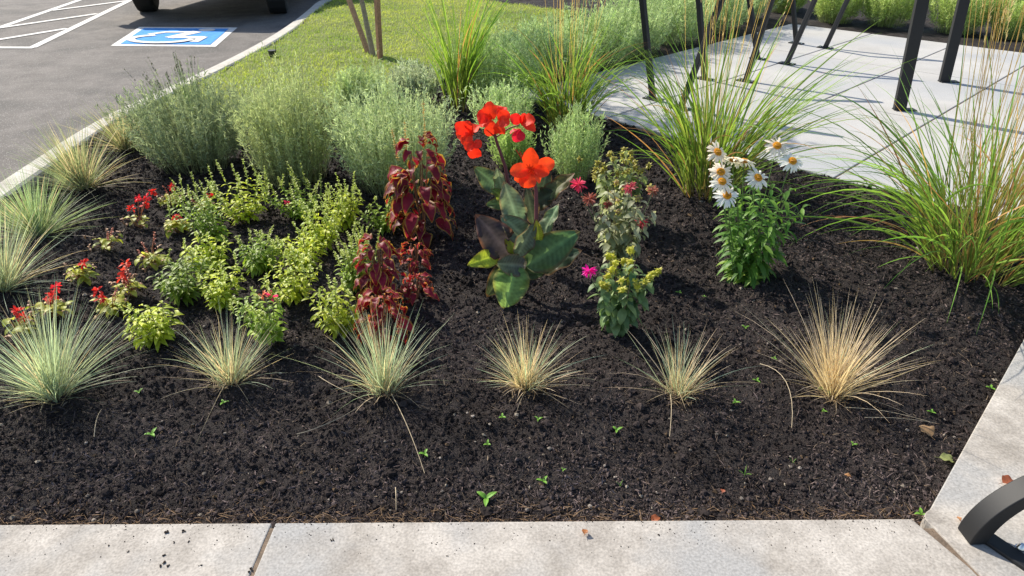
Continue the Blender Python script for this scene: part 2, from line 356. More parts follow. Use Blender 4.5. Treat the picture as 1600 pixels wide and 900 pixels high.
# mulch chips and crumbs
rr = rs(8)
def patch(x, y): return (1 + .9 * vnoise(x * 3 + y, y * 3 - x, 31) + .6 * vnoise(x * 9, y * 9, 32) + 1.1 * np.clip(1 - (y - 1.29) / .35, 0, 1) * (.5 + vnoise(x * 5, y * 5, 33) + .3))[:, None]
def scatter(n, y1=6.2, pw=1.35):
    y = 1.3 + (y1 - 1.3) * rr.rand(n) ** pw; x = (rr.rand(n) * 2 - 1) * (1.0 + y * .85)
    k = (x > kerb_x(y) + .01) & ~in_poly(x, y, slab_poly) & ~in_poly(x, y, lawn)
    s = (x - E0[0]) * dE[1] - (y - E0[1]) * dE[0]; k &= s < -.004
    return x[k], y[k]
x, y = scatter(150000); n = len(x)
oc = np.array([(1, 0, 0), (-1, 0, 0), (0, 1, 0), (0, -1, 0), (0, 0, 1), (0, 0, -1)], float)
of = np.array([(0, 2, 4), (2, 1, 4), (1, 3, 4), (3, 0, 4), (2, 0, 5), (1, 2, 5), (3, 1, 5), (0, 3, 5)])
sz = (.0016 + .0055 * rr.rand(n) ** 3) * (1 + .38 * (y - 1.3))
az = rr.rand(n) * 6.28; V = oc[None] * sz[:, None, None] * (.5 + rr.rand(n, 1, 3)) * (.7 + .6 * rr.rand(n, 6, 1))
ca, sa = np.cos(az)[:, None], np.sin(az)[:, None]
V = np.stack([V[..., 0] * ca - V[..., 1] * sa, V[..., 0] * sa + V[..., 1] * ca, V[..., 2] * .8], -1) + np.c_[x, y, soil_fine(x, y) + sz * .4][:, None]
c = np.array([.040, .031, .029])[None] * (.35 + 1.35 * rr.rand(n, 1) ** 1.3) * patch(x, y) ; q = rr.rand(n); c[q > .992] = (.26, .22, .17); c[(q > .975) & (q < .988)] = (.09, .06, .035)
g = G(); g.add(V.reshape(-1, 3), (of[None] + np.arange(n)[:, None, None] * 6).reshape(-1, 3), np.repeat(c, 6, 0))
tag(g.build('soil_crumbs', M_chip), 'dark crumbly soil granules covering the planting bed', 'soil', kind='stuff')
x, y = scatter(210000); n = len(x); az = rr.rand(n) * 6.28; Ln = (.004 + .022 * rr.rand(n) ** 2.6) * (1 + .32 * (y - 1.3)); el = (rr.rand(n) - .3) * 1.1
D = np.c_[np.cos(az) * np.cos(el), np.sin(az) * np.cos(el), np.sin(el)]
c = np.array([.074, .056, .052])[None] * (.3 + 1.8 * rr.rand(n, 1) ** 1.6) * patch(x, y); q = rr.rand(n); edge = (y < 1.40) & (rr.rand(n) < .22)
c[q > .985] = (.22, .17, .12); c[(q > .91) & (q < .985)] = (.13, .095, .07); c[edge] = np.array([.16, .1, .055]) * (.4 + .8 * rr.rand(edge.sum(), 1))
g = G(); strip(g, np.c_[x, y, soil_fine(x, y) + .001], D, np.c_[rr.randn(n), rr.randn(n), rr.randn(n)], Ln, (.0014 + .0035 * rr.rand(n) ** 2) * (1 + .25 * (y - 1.3)), .5 * rr.randn(n), (.5, 1, .3), c, c, cols=(-1, 0, 1), fold=.6)
x, y = scatter(16000, 4.5); n = len(x); az = rr.rand(n) * 6.28; el = rr.rand(n) * .5; c = np.array([.16, .12, .085])[None] * (.25 + 1.1 * rr.rand(n, 1) ** 1.5)
strip(g, np.c_[x, y, soil_fine(x, y) + .003], np.c_[np.cos(az), np.sin(az), np.sin(el)], np.c_[rr.randn(n), rr.randn(n), -.5 * np.ones(n)], .008 + .034 * rr.rand(n) ** 2, .0011, 1.2 * rr.rand(n), (1, 1, 1, .4), c, c)
tag(g.build('bark_mulch', M_chip), 'fine dark shredded bark mulch over the bed', 'mulch', kind='stuff')

x, y = scatter(1500, 5); n = len(x); g = G(); q = rr.rand(n) ** 3
balls(g, np.c_[x, y, soil_h(x, y) + .003], .005 + .012 * q, np.array([.036, .028, .026])[None] * (.6 + .8 * rr.rand(n, 1)), 9, .7, 7, 5)
x, y = scatter(260, 5); n = len(x); balls(g, np.c_[x, y, soil_h(x, y) + .004], .003 + .004 * rr.rand(n), np.array([.28, .24, .2])[None] * (.4 + .7 * rr.rand(n, 1)), 10, .6, 7, 5)
tag(g.build('soil_clods', M_chip, smooth=False), 'larger dark clods and pale pebbles strewn over the mulch', 'soil', kind='stuff')
# dry fibres caught along the pavement edge
n = 1300; x = -1.7 + 2.85 * rr.rand(n); y = np.array([fl(q) for q in x]) + .07 * rr.rand(n) ** 2.2 + .002; az = rr.randn(n) * .6 + np.where(rr.rand(n) > .5, 0, 3.1); D = np.c_[np.cos(az), np.sin(az), .25 * rr.rand(n)]
c = np.array([.26, .17, .1]) * (.2 + rr.rand(n, 1)); g = G()
strip(g, np.c_[x, y, soil_h(x, y) + .006], D, (0, 0, -1), .01 + .035 * rr.rand(n), .0012, .4 * rr.rand(n), (1, 1, .4), c, c)
tag(g.build('dry_fibres', M_chip), 'thin line of dry brown plant fibres along the front sidewalk edge', 'plant debris', kind='stuff')

# painted markings
def quad_px(name, segs, wd, m, z):
    g = G()
    for i, ((ax, ay), (bx, by)) in enumerate(segs):
        a, b = P(ax, ay, ASZ)[:2], P(bx, by, ASZ)[:2]; d = unit(b - a); nn = np.array([-d[1], d[0]]) * wd / 2; zz = ASZ + z + i * .0008
        g.add([(*(a - nn), zz), (*(b - nn), zz), (*(b + nn), zz), (*(a + nn), zz)], [(0, 1, 2, 3)])
    return g.build(name, m)
o = quad_px('aisle_marking', [((-40, 57), (125, 0)), ((50, 75), (215, -5)), ((-60, 74.5), (54, 75)), ((-30, 67), (105, 45)), ((-20, 47), (152, 22)), ((81, 17), (205, 1)), ((125, 0), (240, -30)), ((215, -5), (300, -45))], .1, M_white, .004)
tag(o, kind='structure')
S0, S1, S2, S3 = [P(*p, ASZ)[:2] for p in ((173, 72), (337, 73.5), (371, 43.5), (218, 42.5))]
def sy(u, v): return lerp(lerp(S0, S1, u), lerp(S3, S2, u), v)
sroot = empty('accessible_parking_symbol', (*sy(.5, .5), ASZ), 'blue and white wheelchair symbol painted on the asphalt', 'road marking')
og = np.array((*sy(.5, .5), ASZ))
def flat(g, uv, z): g.add([(*sy(u, v), ASZ + z) for u, v in uv], [list(range(len(uv)))])
g = G(); flat(g, ((0, 0), (1, 0), (1, 1), (0, 1)), .004); g.build('white_border', M_white, sroot, origin=og)
g = G(); flat(g, ((.07, .08), (.93, .08), (.93, .92), (.07, .92)), .008); g.build('blue_panel', M_blue, sroot, origin=og)
g = G(); kz = [0]
def pl(pts, wd):
    pts = np.array(pts, float); pts[:, 0] = .47 + (pts[:, 0] - .47) * 1.35; wd *= 1.2
    for a, b in zip(pts[:-1], pts[1:]):
        d = unit(b - a); nn = np.array([-d[1], d[0]]) * wd / 2; kz[0] += 1
        a2, b2 = a - d * wd * .2, b + d * wd * .2; flat(g, (a2 - nn, b2 - nn, b2 + nn, a2 + nn), .012 + kz[0] * .0004)
kz[0] += 1; flat(g, [(.73 + .085 * math.cos(q), .82 + .075 * math.sin(q)) for q in np.linspace(0, 6.28, 17)[:-1]], .012)
pl([(.60, .70), (.47, .40)], .10); pl([(.60, .70), (.38, .68), (.29, .56)], .06); pl([(.47, .41), (.70, .42), (.68, .20)], .075)
pl([(.42 + .22 * math.cos(q), .32 + .2 * math.sin(q)) for q in np.linspace(R(115), R(355), 15)], .065)
g.build('wheelchair_figure', M_white, sroot, origin=og)

# ------------------------------------------------------------------ vehicle in the bay
def vehicle():
    a, b = P(233, 17, ASZ)[:2], P(436, 20, ASZ)[:2]; mid = (a + b) / 2; dx = unit(b - a); track = np.linalg.norm(b - a)
    root = empty('parked_vehicle', (*mid, ASZ), 'dark parked pickup seen only by its front tyres at the top of the photo', 'pickup truck')
    root.rotation_euler = (0, 0, math.atan2(dx[1], dx[0])); hw = track / 2 + .13
    secs = [(-.95, .42, .80, .86), (-.88, .34, 1.02, .96), (-.5, .30, 1.12, 1), (.6, .28, 1.2, 1), (.75, .28, 1.22, 1), (3.2, .28, 1.22, 1), (4.7, .32, 1.22, .98), (4.8, .45, 1.1, .95)]
    g = G(); pr = lambda y, z0, z1, s: [(-hw * s * .9, y, z0), (-hw * s, y, z0 + .18), (-hw * s, y, z1 - .2), (-hw * s * .9, y, z1), (hw * s * .9, y, z1), (hw * s, y, z1 - .2), (hw * s, y, z0 + .18), (hw * s * .9, y, z0)]
    V = np.array([pr(*q) for q in secs]); i = np.arange(len(secs) - 1)[:, None] * 8 + np.arange(8)[None]; i2 = np.arange(len(secs) - 1)[:, None] * 8 + (np.arange(8)[None] + 1) % 8
    g.add(V.reshape(-1, 3), np.stack([i, i2, i2 + 8, i + 8], -1).reshape(-1, 4)); g.F.append(np.array([list(range(8))])); g.F.append(np.array([list(range(8))[::-1]]) + 8 * (len(secs) - 1))
    bevel(g.build('body', M_paint, root), .04, 3)
    g = G(); cab = [(.65, 1.2, .92), (1.35, 1.78, .74), (2.7, 1.8, .74), (3.1, 1.2, .9)]
    V = []
    for y, z, s in cab: V += [(-hw * s, y, z), (hw * s, y, z)]
    V += [(-hw * .92, .65, 1.19), (hw * .92, .65, 1.19), (-hw * .92, 3.1, 1.19), (hw * .92, 3.1, 1.19)]
    g.add(V, [(0, 1, 3, 2), (2, 3, 5, 4), (4, 5, 7, 6)]); g.F.append(np.array([(0, 2, 4, 6), (1, 7, 5, 3)])); bevel(g.build('cab_glass', M_glass, root), .03)
    g = G(); box(g, (0, 2.0, 1.80), (hw * 1.46, 1.4, .05)); bevel(g.build('roof', M_paint, root), .02)
    g = G(); box(g, (0, -1.0, .52), (hw * 1.9, .16, .26)); bevel(g.build('bumper', M_plastic, root), .04, 3)
    g = G()
    for k in range(4): box(g, (0, -.93, .74 + k * .07), (hw * 1.0, .05, .025))
    box(g, (0, -.9, .85), (hw * 1.05, .04, .32)); g.build('grille', M_plastic, root)
    for s in (-1, 1):
        g = G(); box(g, (s * hw * .78, -.9, .88), (.34, .1, .2)); bevel(g.build('headlight', M_lamp, root), .03, 3)
        for yy, ang in ((0, .35), (3.5, 0)):
            g = G(); n = 40; rad = .39; c, s_ = math.cos(ang), math.sin(ang); ring = [(-.14, .24), (-.14, .34), (-.12, .385), (-.09, rad), (.09, rad), (.12, .385), (.14, .34), (.14, .24)]
            V = [];
            for k in range(n):
                t = k * 2 * math.pi / n
                for xo, r in ring:
                    rr_ = r + (.006 if (k % 2 and r > .38) else 0); x0, y0 = xo, rr_ * math.cos(t); V.append((s * track / 2 + x0 * c - y0 * s_, yy + x0 * s_ + y0 * c, .39 + rr_ * math.sin(t)))
            K = len(ring); i = np.arange(n)[:, None] * K + np.arange(K - 1)[None]; j = ((np.arange(n) + 1) % n)[:, None] * K + np.arange(K - 1)[None]
            g.add(V, np.stack([i, i + 1, j + 1, j], -1).reshape(-1, 4)); wh = g.build('wheel', M_rub, root)
            g = G(); n = 24; V = [(s * track / 2 + s * .1 * c, yy + s * .1 * s_, .39)]
            for k in range(n):
                t = k * 2 * math.pi / n; x0, y0 = s * (.06 if k % 4 < 2 else .1), .25 * math.cos(t); V.append((s * track / 2 + x0 * c - y0 * s_, yy + x0 * s_ + y0 * c, .39 + .25 * math.sin(t)))
            g.add(V, [(0, k + 1, (k + 1) % n + 1) for k in range(n)]); g.build('rim', M_steel, wh)
vehicle()

# ------------------------------------------------------------------ metalwork on the plaza
def frame_ax(d):
    d = unit(d); ref = np.array([0, 0, 1.]) if abs(d[2]) < .95 else np.array([1., 0, 0]); a = unit(np.cross(ref, d)); return np.array([a, np.cross(d, a), d])
def bar(g, a, b, w_, t_, side=None):
    a, b = np.array(a, float), np.array(b, float); d = unit(b - a)
    if side is None: ax = frame_ax(d)
    else:
        s = unit(np.array(side, float) - (np.array(side) @ d) * d); ax = np.array([s, np.cross(d, s), d])
    box(g, (a + b) / 2, (w_, t_, np.linalg.norm(b - a)), ax)
ZS = ZT + .004
racks = [((1020, 155), (1004, 0), (1063, 170), (1127, 0), 'at the left front corner of the plaza'), ((1101, 124), (1092, 0), (1165, 127), (1206, 0), 'second from the plaza front'),
         ((1184, 92), (1171, 0), (1229, 100), (1273, 0), 'third from the plaza front'), ((1244, 68), (1239, 0), (1289, 75), (1324, 0), 'farthest back, nearest the rear shrubs')]
for (va, vb, sa, sb, lab) in racks:
    A = P(*va, ZS); B_ = P(*sa, ZS); At = Q(*vb, A[1]); Bt = Q(*sb, B_[1])
    up = lambda a, t: a + (t - a) * ((.86 - ZS) / (t[2] - ZS)); At, Bt = up(A, At), up(B_, Bt)
    root = empty('bike_rack', (A + B_) / 2, 'black V shaped bike rack ' + lab, 'bike rack', 'bike racks in a row on the plaza'); og = (A + B_) / 2
    for a, t in ((A, At), (B_, Bt)):
        g = G(); bar(g, a, t, .042, .042, (*dF, 0)); bevel(g.build('leg', M_black, root, origin=og), .005)
        g = G(); box(g, a + (0, 0, .005), (.15, .09, .01), np.array([(*dF, 0), (*dL, 0), (0, 0, 1)])); fp = bevel(g.build('foot_plate', M_black, root, origin=og), .002)
        for s in (-1, 1):
            g = G(); tube(g, [a + (dF[0] * s * .055, dF[1] * s * .055, .008), a + (dF[0] * s * .055, dF[1] * s * .055, .02)], .011, .009, 8); g.build('bolt', M_steel, root, origin=og)
    g = G(); bar(g, At, Bt, .042, .042); bevel(g.build('top_bar', M_black, root, origin=og), .005)
pa, pb = P(1405, 172, ZS), P(1475, 128, ZS); ta, tb = Q(1441, 0, pa[1]), Q(1506, 0, pb[1])
og = (pa + pb) / 2; root = empty('bike_stand', og, 'black steel stand on two wide flat posts at the right of the plaza', 'bike stand'); H_ = 1.05
ta = pa + (ta - pa) * (H_ / ta[2]); tb = pb + (tb - pb) * (H_ / tb[2])
for a, t in ((pa, ta), (pb, tb)):
    g = G(); bar(g, a, t, .085, .05, (1, -.15, 0)); bevel(g.build('post', M_black, root, origin=og), .004)
    g = G(); box(g, a + (.04, 0, .004), (.16, .075, .009)); bevel(g.build('foot_plate', M_black, root, origin=og), .002)
g = G(); bar(g, ta + (ta - tb) * .1, tb - (ta - tb) * .1, .085, .05, (1, 0, 0)); bevel(g.build('top_beam', M_black, root, origin=og), .004)
# low hoop on the near walk
ZW = ZT + .003
h0 = P(1522, 838, ZW); root = empty('steel_hoop', h0, 'curved black steel leg with a bolted foot bar on the near sidewalk', 'bench leg')
dh = unit(np.array([1., .04, 0])); dn = np.array([-dh[1], dh[0], 0]); Ro, Ri = .40, .352; V = []; NN = 72
for k in range(NN + 1):
    t = math.pi * (1 - k / NN)
    for r in (Ri, Ro):
        for s in (-1, 1): V.append(h0 + dh * (Ro - .03 + r * 1.0 * math.cos(t)) + dn * s * .028 + np.array([0, 0, r * .69 * math.sin(t)]))
F = []
for k in range(NN):
    a = k * 4; b = a + 4; F += [(a, a + 1, b + 1, b), (a + 2, b + 2, b + 3, a + 3), (a, b, b + 2, a + 2), (a + 1, a + 3, b + 3, b + 1)]
F += [(0, 2, 3, 1), (NN * 4, NN * 4 + 1, NN * 4 + 3, NN * 4 + 2)]
g = G(); g.add(V, F); bevel(g.build('arch', M_black, root, True, origin=h0), .004).modifiers['b'].harden_normals = True
g = G(); fd = unit(P(1600, 880, ZW) - P(1538, 838, ZW)); fs = np.array([-fd[1], fd[0], 0]); box(g, P(1538, 840, ZW) + fd * .09 + (0, 0, .0065), (.22, .045, .012), np.array([fd, fs, (0, 0, 1)])); bevel(g.build('foot_bar', M_black, root, origin=h0), .003)
g = G(); bp_ = P(1592, 862, ZW) * (1, 1, 0) + (0, 0, ZW); tube(g, [bp_ + (0, 0, .013), bp_ + (0, 0, .015)], .013, .013, 16); tube(g, [bp_ + (0, 0, .0165), bp_ + (0, 0, .024), bp_ + (0, 0, .028)], .011, .005, 12); g.build('bolt', M_steel, root, True, origin=h0)

# little black marker by the kerb
m0 = P(427, 92, .02); root = empty('path_light', m0, 'tiny black path light at the lawn edge by the kerb', 'path light')
g = G(); tube(g, [(0, 0, 0), (0, 0, .05), (0, 0, .085)], .03, .042, 14); bevel(g.build('lamp_head', M_plastic, root), .002)
g = G(); tube(g, [(.03, 0, .06), (.045, 0, .12), (.06, .01, .18)], .003, .002, 5); g.build('wire', M_plastic, root)

# ------------------------------------------------------------------ young tree and its stakes
for (b, t, s, lab, cc) in (((578, 85), (546, 0), .042, 'left reddish brown wooden stake leaning beside the young tree', (.42, .25, .17)), ((594, 98), (589, 0), .045, 'right upright reddish brown wooden stake nearest the flower bed', (.38, .20, .12))):
    a = P(*b, .0); e = Q(*t, a[1]); e = a + (e - a) * (1.5 / e[2]); g = G(); tube(g, [a - (0, 0, .05), lerp(a, e, .5), e], s * .72, s * .68, 4, cc)
    tag(bevel(g.build('tree_stake', M_wood, origin=a), .003), lab, 'stake', 'stakes of the young tree')
tb0 = P(583, 92, 0); e = Q(565, 0, tb0[1]); e = tb0 + (e - tb0) * (1.35 / e[2]); tr = empty('young_tree', tb0, 'slender young tree with grey brown trunk standing between its stakes on the lawn', 'tree')
rr = rs(3); g = G(); top = e + np.array([.0, .1, 2.2]); mid = e + np.array([-.05, .0, .5])
tube(g, [tb0 - (0, 0, .03), tb0 + (0, 0, .06), lerp(tb0, e, .4), e, mid, top], .034, .009, 9, (.34, .29, .22), (.26, .2, .14))
tk = g.build('trunk', M_wood, tr, True, origin=tb0); g = G(); gl = G(); LPp = []
for k in range(20):
    h = .55 + 1.7 * rr.rand(); a = lerp(e, top, h / 2.4); az = k * 2.4; ln = (.75 - .22 * h) * (.8 + .4 * rr.rand()); d = np.array([math.cos(az), math.sin(az), .55])
    pts = [a, a + d * ln * .5, a + d * ln + (0, 0, .06)]; tube(g, pts, .009, .002, 4, (.14, .1, .07))
    for q in range(60): LPp.append(lerp(pts[0], pts[2], .25 + .8 * rr.rand()) + rr.randn(3) * .07)
g.build('limb', M_wood, tk, origin=tb0); LPp = np.array(LPp); n = len(LPp)
strip(gl, LPp, rr.randn(n, 3) * (1, 1, .5), (0, 0, -1), .05 + .03 * rr.rand(n), .035, .6, OV, (.06, .13, .025), (.1, .18, .03), cols=(-1, 0, 1), fold=.2)
gl.build('crown', M_leaf, tr, origin=tb0)

# ------------------------------------------------------------------ plants
def gpt(px, py):
    p = P(px, py, 0.); p[2] = float(soil_h(p[0], p[1])); return p
def varc(rr, n, a, b, j=.25):
    a, b = np.array(a), np.array(b); return lerp(a, b, rr.rand(n, 1)) * (1 - j + 2 * j * rr.rand(n, 1))
def fescue(px, py, H, lab, green=.8, n=420, spread=1., seed=0, wid=.0026, ga=(.30, .42, .32), gb=(.48, .56, .37), strays=5, tan=(.74, .60, .40), group='tufts of ornamental fescue grass', lean=(0, 0)):
    rr = rs(seed); b = gpt(px, py); root = empty('fescue_tuft', b, lab, 'ornamental grass', group)
    for nm, k, dry in (('green_blades', int(n * green), 0), ('dry_blades', int(n * (1 - green)), 1)):
        if k < 3: continue
        az = rr.rand(k) * 6.28; u = rr.rand(k) ** 1.25; th = u * 1.0 * spread * (1 - .3 * np.clip(-np.sin(az), 0, 1)) + .05 * rr.randn(k); th = np.clip(th, 0, 1.45)
        jt = rr.randn(14, 3) * .2; D = np.c_[np.cos(az) * np.sin(th) + lean[0], np.sin(az) * np.sin(th) + lean[1] + .06, np.cos(th)] + jt[rr.randint(14, size=k)]; D[:, 2] = np.maximum(D[:, 2], .12)
        r0 = .052 * np.sqrt(rr.rand(k)) * (.4 + .6 * u); Pb = np.c_[np.cos(az) * r0, np.sin(az) * r0, np.full(k, -.004)]
        L = H * (.55 + .55 * rr.rand(k)) * (1.0 + .12 * u) * (1 + .45 * vnoise(az * 1.1, th * 2.5, seed)); bend = rr.rand(k) * .3 + u * .8 * rr.rand(k) ** 1.6
        c0 = varc(rr, k, tan, (.52, .41, .24)) if dry else varc(rr, k, ga, gb)
        tip = varc(rr, k, (.74, .56, .38), (.82, .66, .48)) if dry else lerp(c0 * 1.2, np.array([.55, .45, .26]), (rr.rand(k, 1) ** 2) * .6)
        g = G(); strip(g, Pb, D, (0, 0, -1), L, wid * (.7 + .5 * rr.rand(k)), bend, (1, 1, .9, .75, .5, .08), lerp(c0, np.array(tan) * .55, .25), tip, twist=rr.randn(k) * .6)
        g.build(nm, M_grass, root)
    m = 90; a = rr.rand(m) * 6.28; q = .02 + .05 * rr.rand(m); g = G(); strip(g, np.c_[np.cos(a) * q, np.sin(a) * q, .004 + .012 * rr.rand(m)], np.c_[rr.randn(m, 2), .25 * rr.rand(m)], (0, 0, -1), .02 + .05 * rr.rand(m), wid * .8, .5 * rr.randn(m), (1, 1, .8, .3), varc(rr, m, (.30, .22, .13), (.45, .33, .2)), (.35, .26, .16)); g.build('dead_thatch', M_grass, root)
    k = strays; az = -1.57 + rr.randn(k) * 1.7; th = .75 + .6 * rr.rand(k); g = G()
    D = np.c_[np.cos(az) * np.sin(th), np.sin(az) * np.sin(th), np.cos(th)]; c = varc(rr, k, (.5, .4, .25), (.62, .48, .28))
    L = H * (.5 + .9 * rr.rand(k)); bend = .35 + .75 * rr.rand(k)
    strip(g, np.c_[np.cos(az) * .02, np.sin(az) * .02, np.full(k, .02)], D, np.c_[rr.randn(k, 2) * .6, -np.ones(k)], L, wid * .75, bend, (1, 1, 1, .9, .8, .7, .5, .1), c, c)
    g.build('stray_blades', M_grass, root)
F_ = [(88, 622, .345, 'large blue green fescue tuft in the front row at the left frame edge', .92, 520, 1.25, 41), (362, 602, .26, 'silvery fescue tuft with a pinkish straw centre, second in the front row from the left', .6, 230, 1.15, 12),
      (600, 615, .29, 'pale green fescue tuft in the front row standing before the dark red coleus', .72, 270, .95, 13), (822, 608, .245, 'half dried yellow fescue tuft in the front row below the red canna', .36, 270, 1.15, 14),
      (1060, 615, .235, 'smallest fescue tuft, thin with straw centre and blue green sides, below the white daisy', .42, 150, .9, 15), (1300, 612, .32, 'large straw coloured dry fescue tuft at the right end of the front row', .03, 340, 1.15, 16)]
for px, py, H, lab, gr, n, sp, sd_ in F_: fescue(px, py, H * .95, lab, gr, int(n * .95), sp * .86, sd_, wid=.0024)
KG = 'fescue tufts along the kerb'
fescue(5, 455, .36, 'grey green fescue tuft cut by the left frame edge, above the big front tuft', .75, 420, 1.1, 21, .0027, group=KG)
fescue(62, 372, .34, 'bushy blue green fescue tuft beside the kerb near the left frame edge', .92, 520, 1.15, 22, .003, ga=(.20, .32, .18), gb=(.3, .42, .2), group=KG, lean=(.05, 0))
fescue(132, 300, .36, 'olive tan fescue tuft beside the kerb, between the blue tuft and the lavender', .75, 560, 1.1, 23, .0032, ga=(.22, .30, .16), gb=(.34, .40, .22), group=KG)
fescue(200, 240, .32, 'farthest of the kerb fescue tufts, tan green, touching the lavender', .75, 480, 1.15, 24, .0034, ga=(.18, .24, .1), gb=(.26, .28, .14), group=KG)

def reed(px, py, lab, n, L0, ns, sh, seed, wid=.007, spread=.9, ga=(.10, .24, .03), gb=(.24, .38, .05), lean=(0, 0), sr=.1, slean=(0, 0), dry=.08, bk=1.5):
    rr = rs(seed); b = gpt(px, py); root = empty('feather_reed_grass', b, lab, 'ornamental grass', 'tall feather reed grasses')
    nt_ = max(8, n // 9); ta = rr.rand(nt_) * 6.28; tu = np.sqrt(rr.rand(nt_)); tt = .04 + tu * spread * .62 + .06 * rr.randn(nt_); TD = unit(np.c_[np.cos(ta) * np.sin(tt) + lean[0], np.sin(ta) * np.sin(tt) + lean[1], np.cos(tt)])
    TP = np.c_[np.cos(ta) * sr * tu, np.sin(ta) * sr * tu, np.full(nt_, -.01)]; k = rr.randint(nt_, size=n); hs_ = L0 * .34 * rr.rand(n) ** 1.3; u = tu[k]
    az = ta[k] + rr.randn(n) * 1.1; sp_ = .08 + spread * .62 * rr.rand(n) ** 1.6; D = TD[k] + np.c_[np.cos(az), np.sin(az), np.zeros(n)] * np.tan(np.minimum(sp_, .9))[:, None]
    Pb = TP[k] + TD[k] * hs_[:, None]; g = G()
    for q in range(nt_): tube(g, [TP[q], TP[q] + TD[q] * L0 * .2, TP[q] + TD[q] * L0 * .4], .0042, .002, 4, np.array([.30, .24, .10]) * (.7 + .6 * rr.rand()), np.array([.25, .33, .07]))
    g.build('culms', M_grass, root)
    c = varc(rr, n, ga, gb); q = rr.rand(n) < dry; c[q] = varc(rr, int(q.sum()), (.42, .28, .1), (.5, .2, .08)); base = lerp(c, np.array([.28, .2, .08]), .35)
    g = G(); strip(g, Pb, D, (0, 0, -1), L0 * (.32 + .6 * rr.rand(n) ** .8), wid * (.45 + .7 * rr.rand(n)), .15 + bk * (.25 + .75 * u) * rr.rand(n) ** 1.3 + .3 * rr.rand(n), (.7, .9, 1, 1, .95, .85, .7, .5, .3, .04), base, c * 1.1, cols=(-1, 0, 1), fold=.25, twist=rr.randn(n) * .8)
    g.build('leaf_blades', M_grass, root)
    if ns:
        az = rr.rand(ns) * 6.28; th = rr.rand(ns) * .22; D = np.c_[np.cos(az) * np.sin(th) + slean[0], np.sin(az) * np.sin(th) + slean[1], np.cos(th)]
        r0 = sr * 1.0 * rr.rand(ns); Pb = np.c_[np.cos(az) * r0, np.sin(az) * r0, np.zeros(ns)]; c = varc(rr, ns, (.40, .42, .13), (.55, .36, .14)); L = sh * (.75 + .3 * rr.rand(ns))
        g = G(); strip(g, Pb, D, (*(-rr.randn(2)), -.4), L, .0034, .1 * rr.rand(ns), (1, 1, 1, .9, .8), c, lerp(c, np.array([.6, .36, .12]), .7), cols=(-1, 0, 1), fold=.8)
        g.build('flower_stalks', M_grass, root)
        D = unit(D); N2 = ns * 16; s = np.repeat(np.arange(ns), 16); tt = .78 + .22 * rr.rand(N2)
        g = G(); strip(g, Pb[s] + D[s] * (L[s] * tt)[:, None], D[s] + rr.randn(N2, 3) * .16, (0, 0, -1), .018 + .02 * rr.rand(N2), .0026, .2, (.5, 1, .2), (.62, .48, .24), (.66, .5, .27)); g.build('plumes', M_grass, root)
reed(715, 180, 'bright green upright reed grass left of the canna blooms, rising before the lawn', 170, 1.0, 0, 1.2, 31, wid=.011, spread=.13, sr=.075, bk=.6, ga=(.11, .28, .025), gb=(.30, .46, .06), dry=.03)
reed(885, 204, 'reed grass with tan flower stalks behind the canna at the plaza corner', 300, .82, 22, 1.5, 32, wid=.0095, spread=.42, sr=.12, ga=(.10, .24, .03), gb=(.26, .39, .06))
reed(1105, 305, 'wide arching reed grass behind the white daisy at the plaza edge', 370, 1.0, 22, 1.35, 33, wid=.009, spread=.44, sr=.12, lean=(.07, 0), slean=(.0, .05), ga=(.09, .23, .025), gb=(.27, .41, .06))
reed(1512, 432, 'largest reed grass, loose green and orange, at the right frame edge', 520, .98, 80, 1.45, 34, wid=.009, spread=.76, sr=.16, slean=(.09, .06), ga=(.09, .25, .03), gb=(.23, .40, .06), dry=.12)

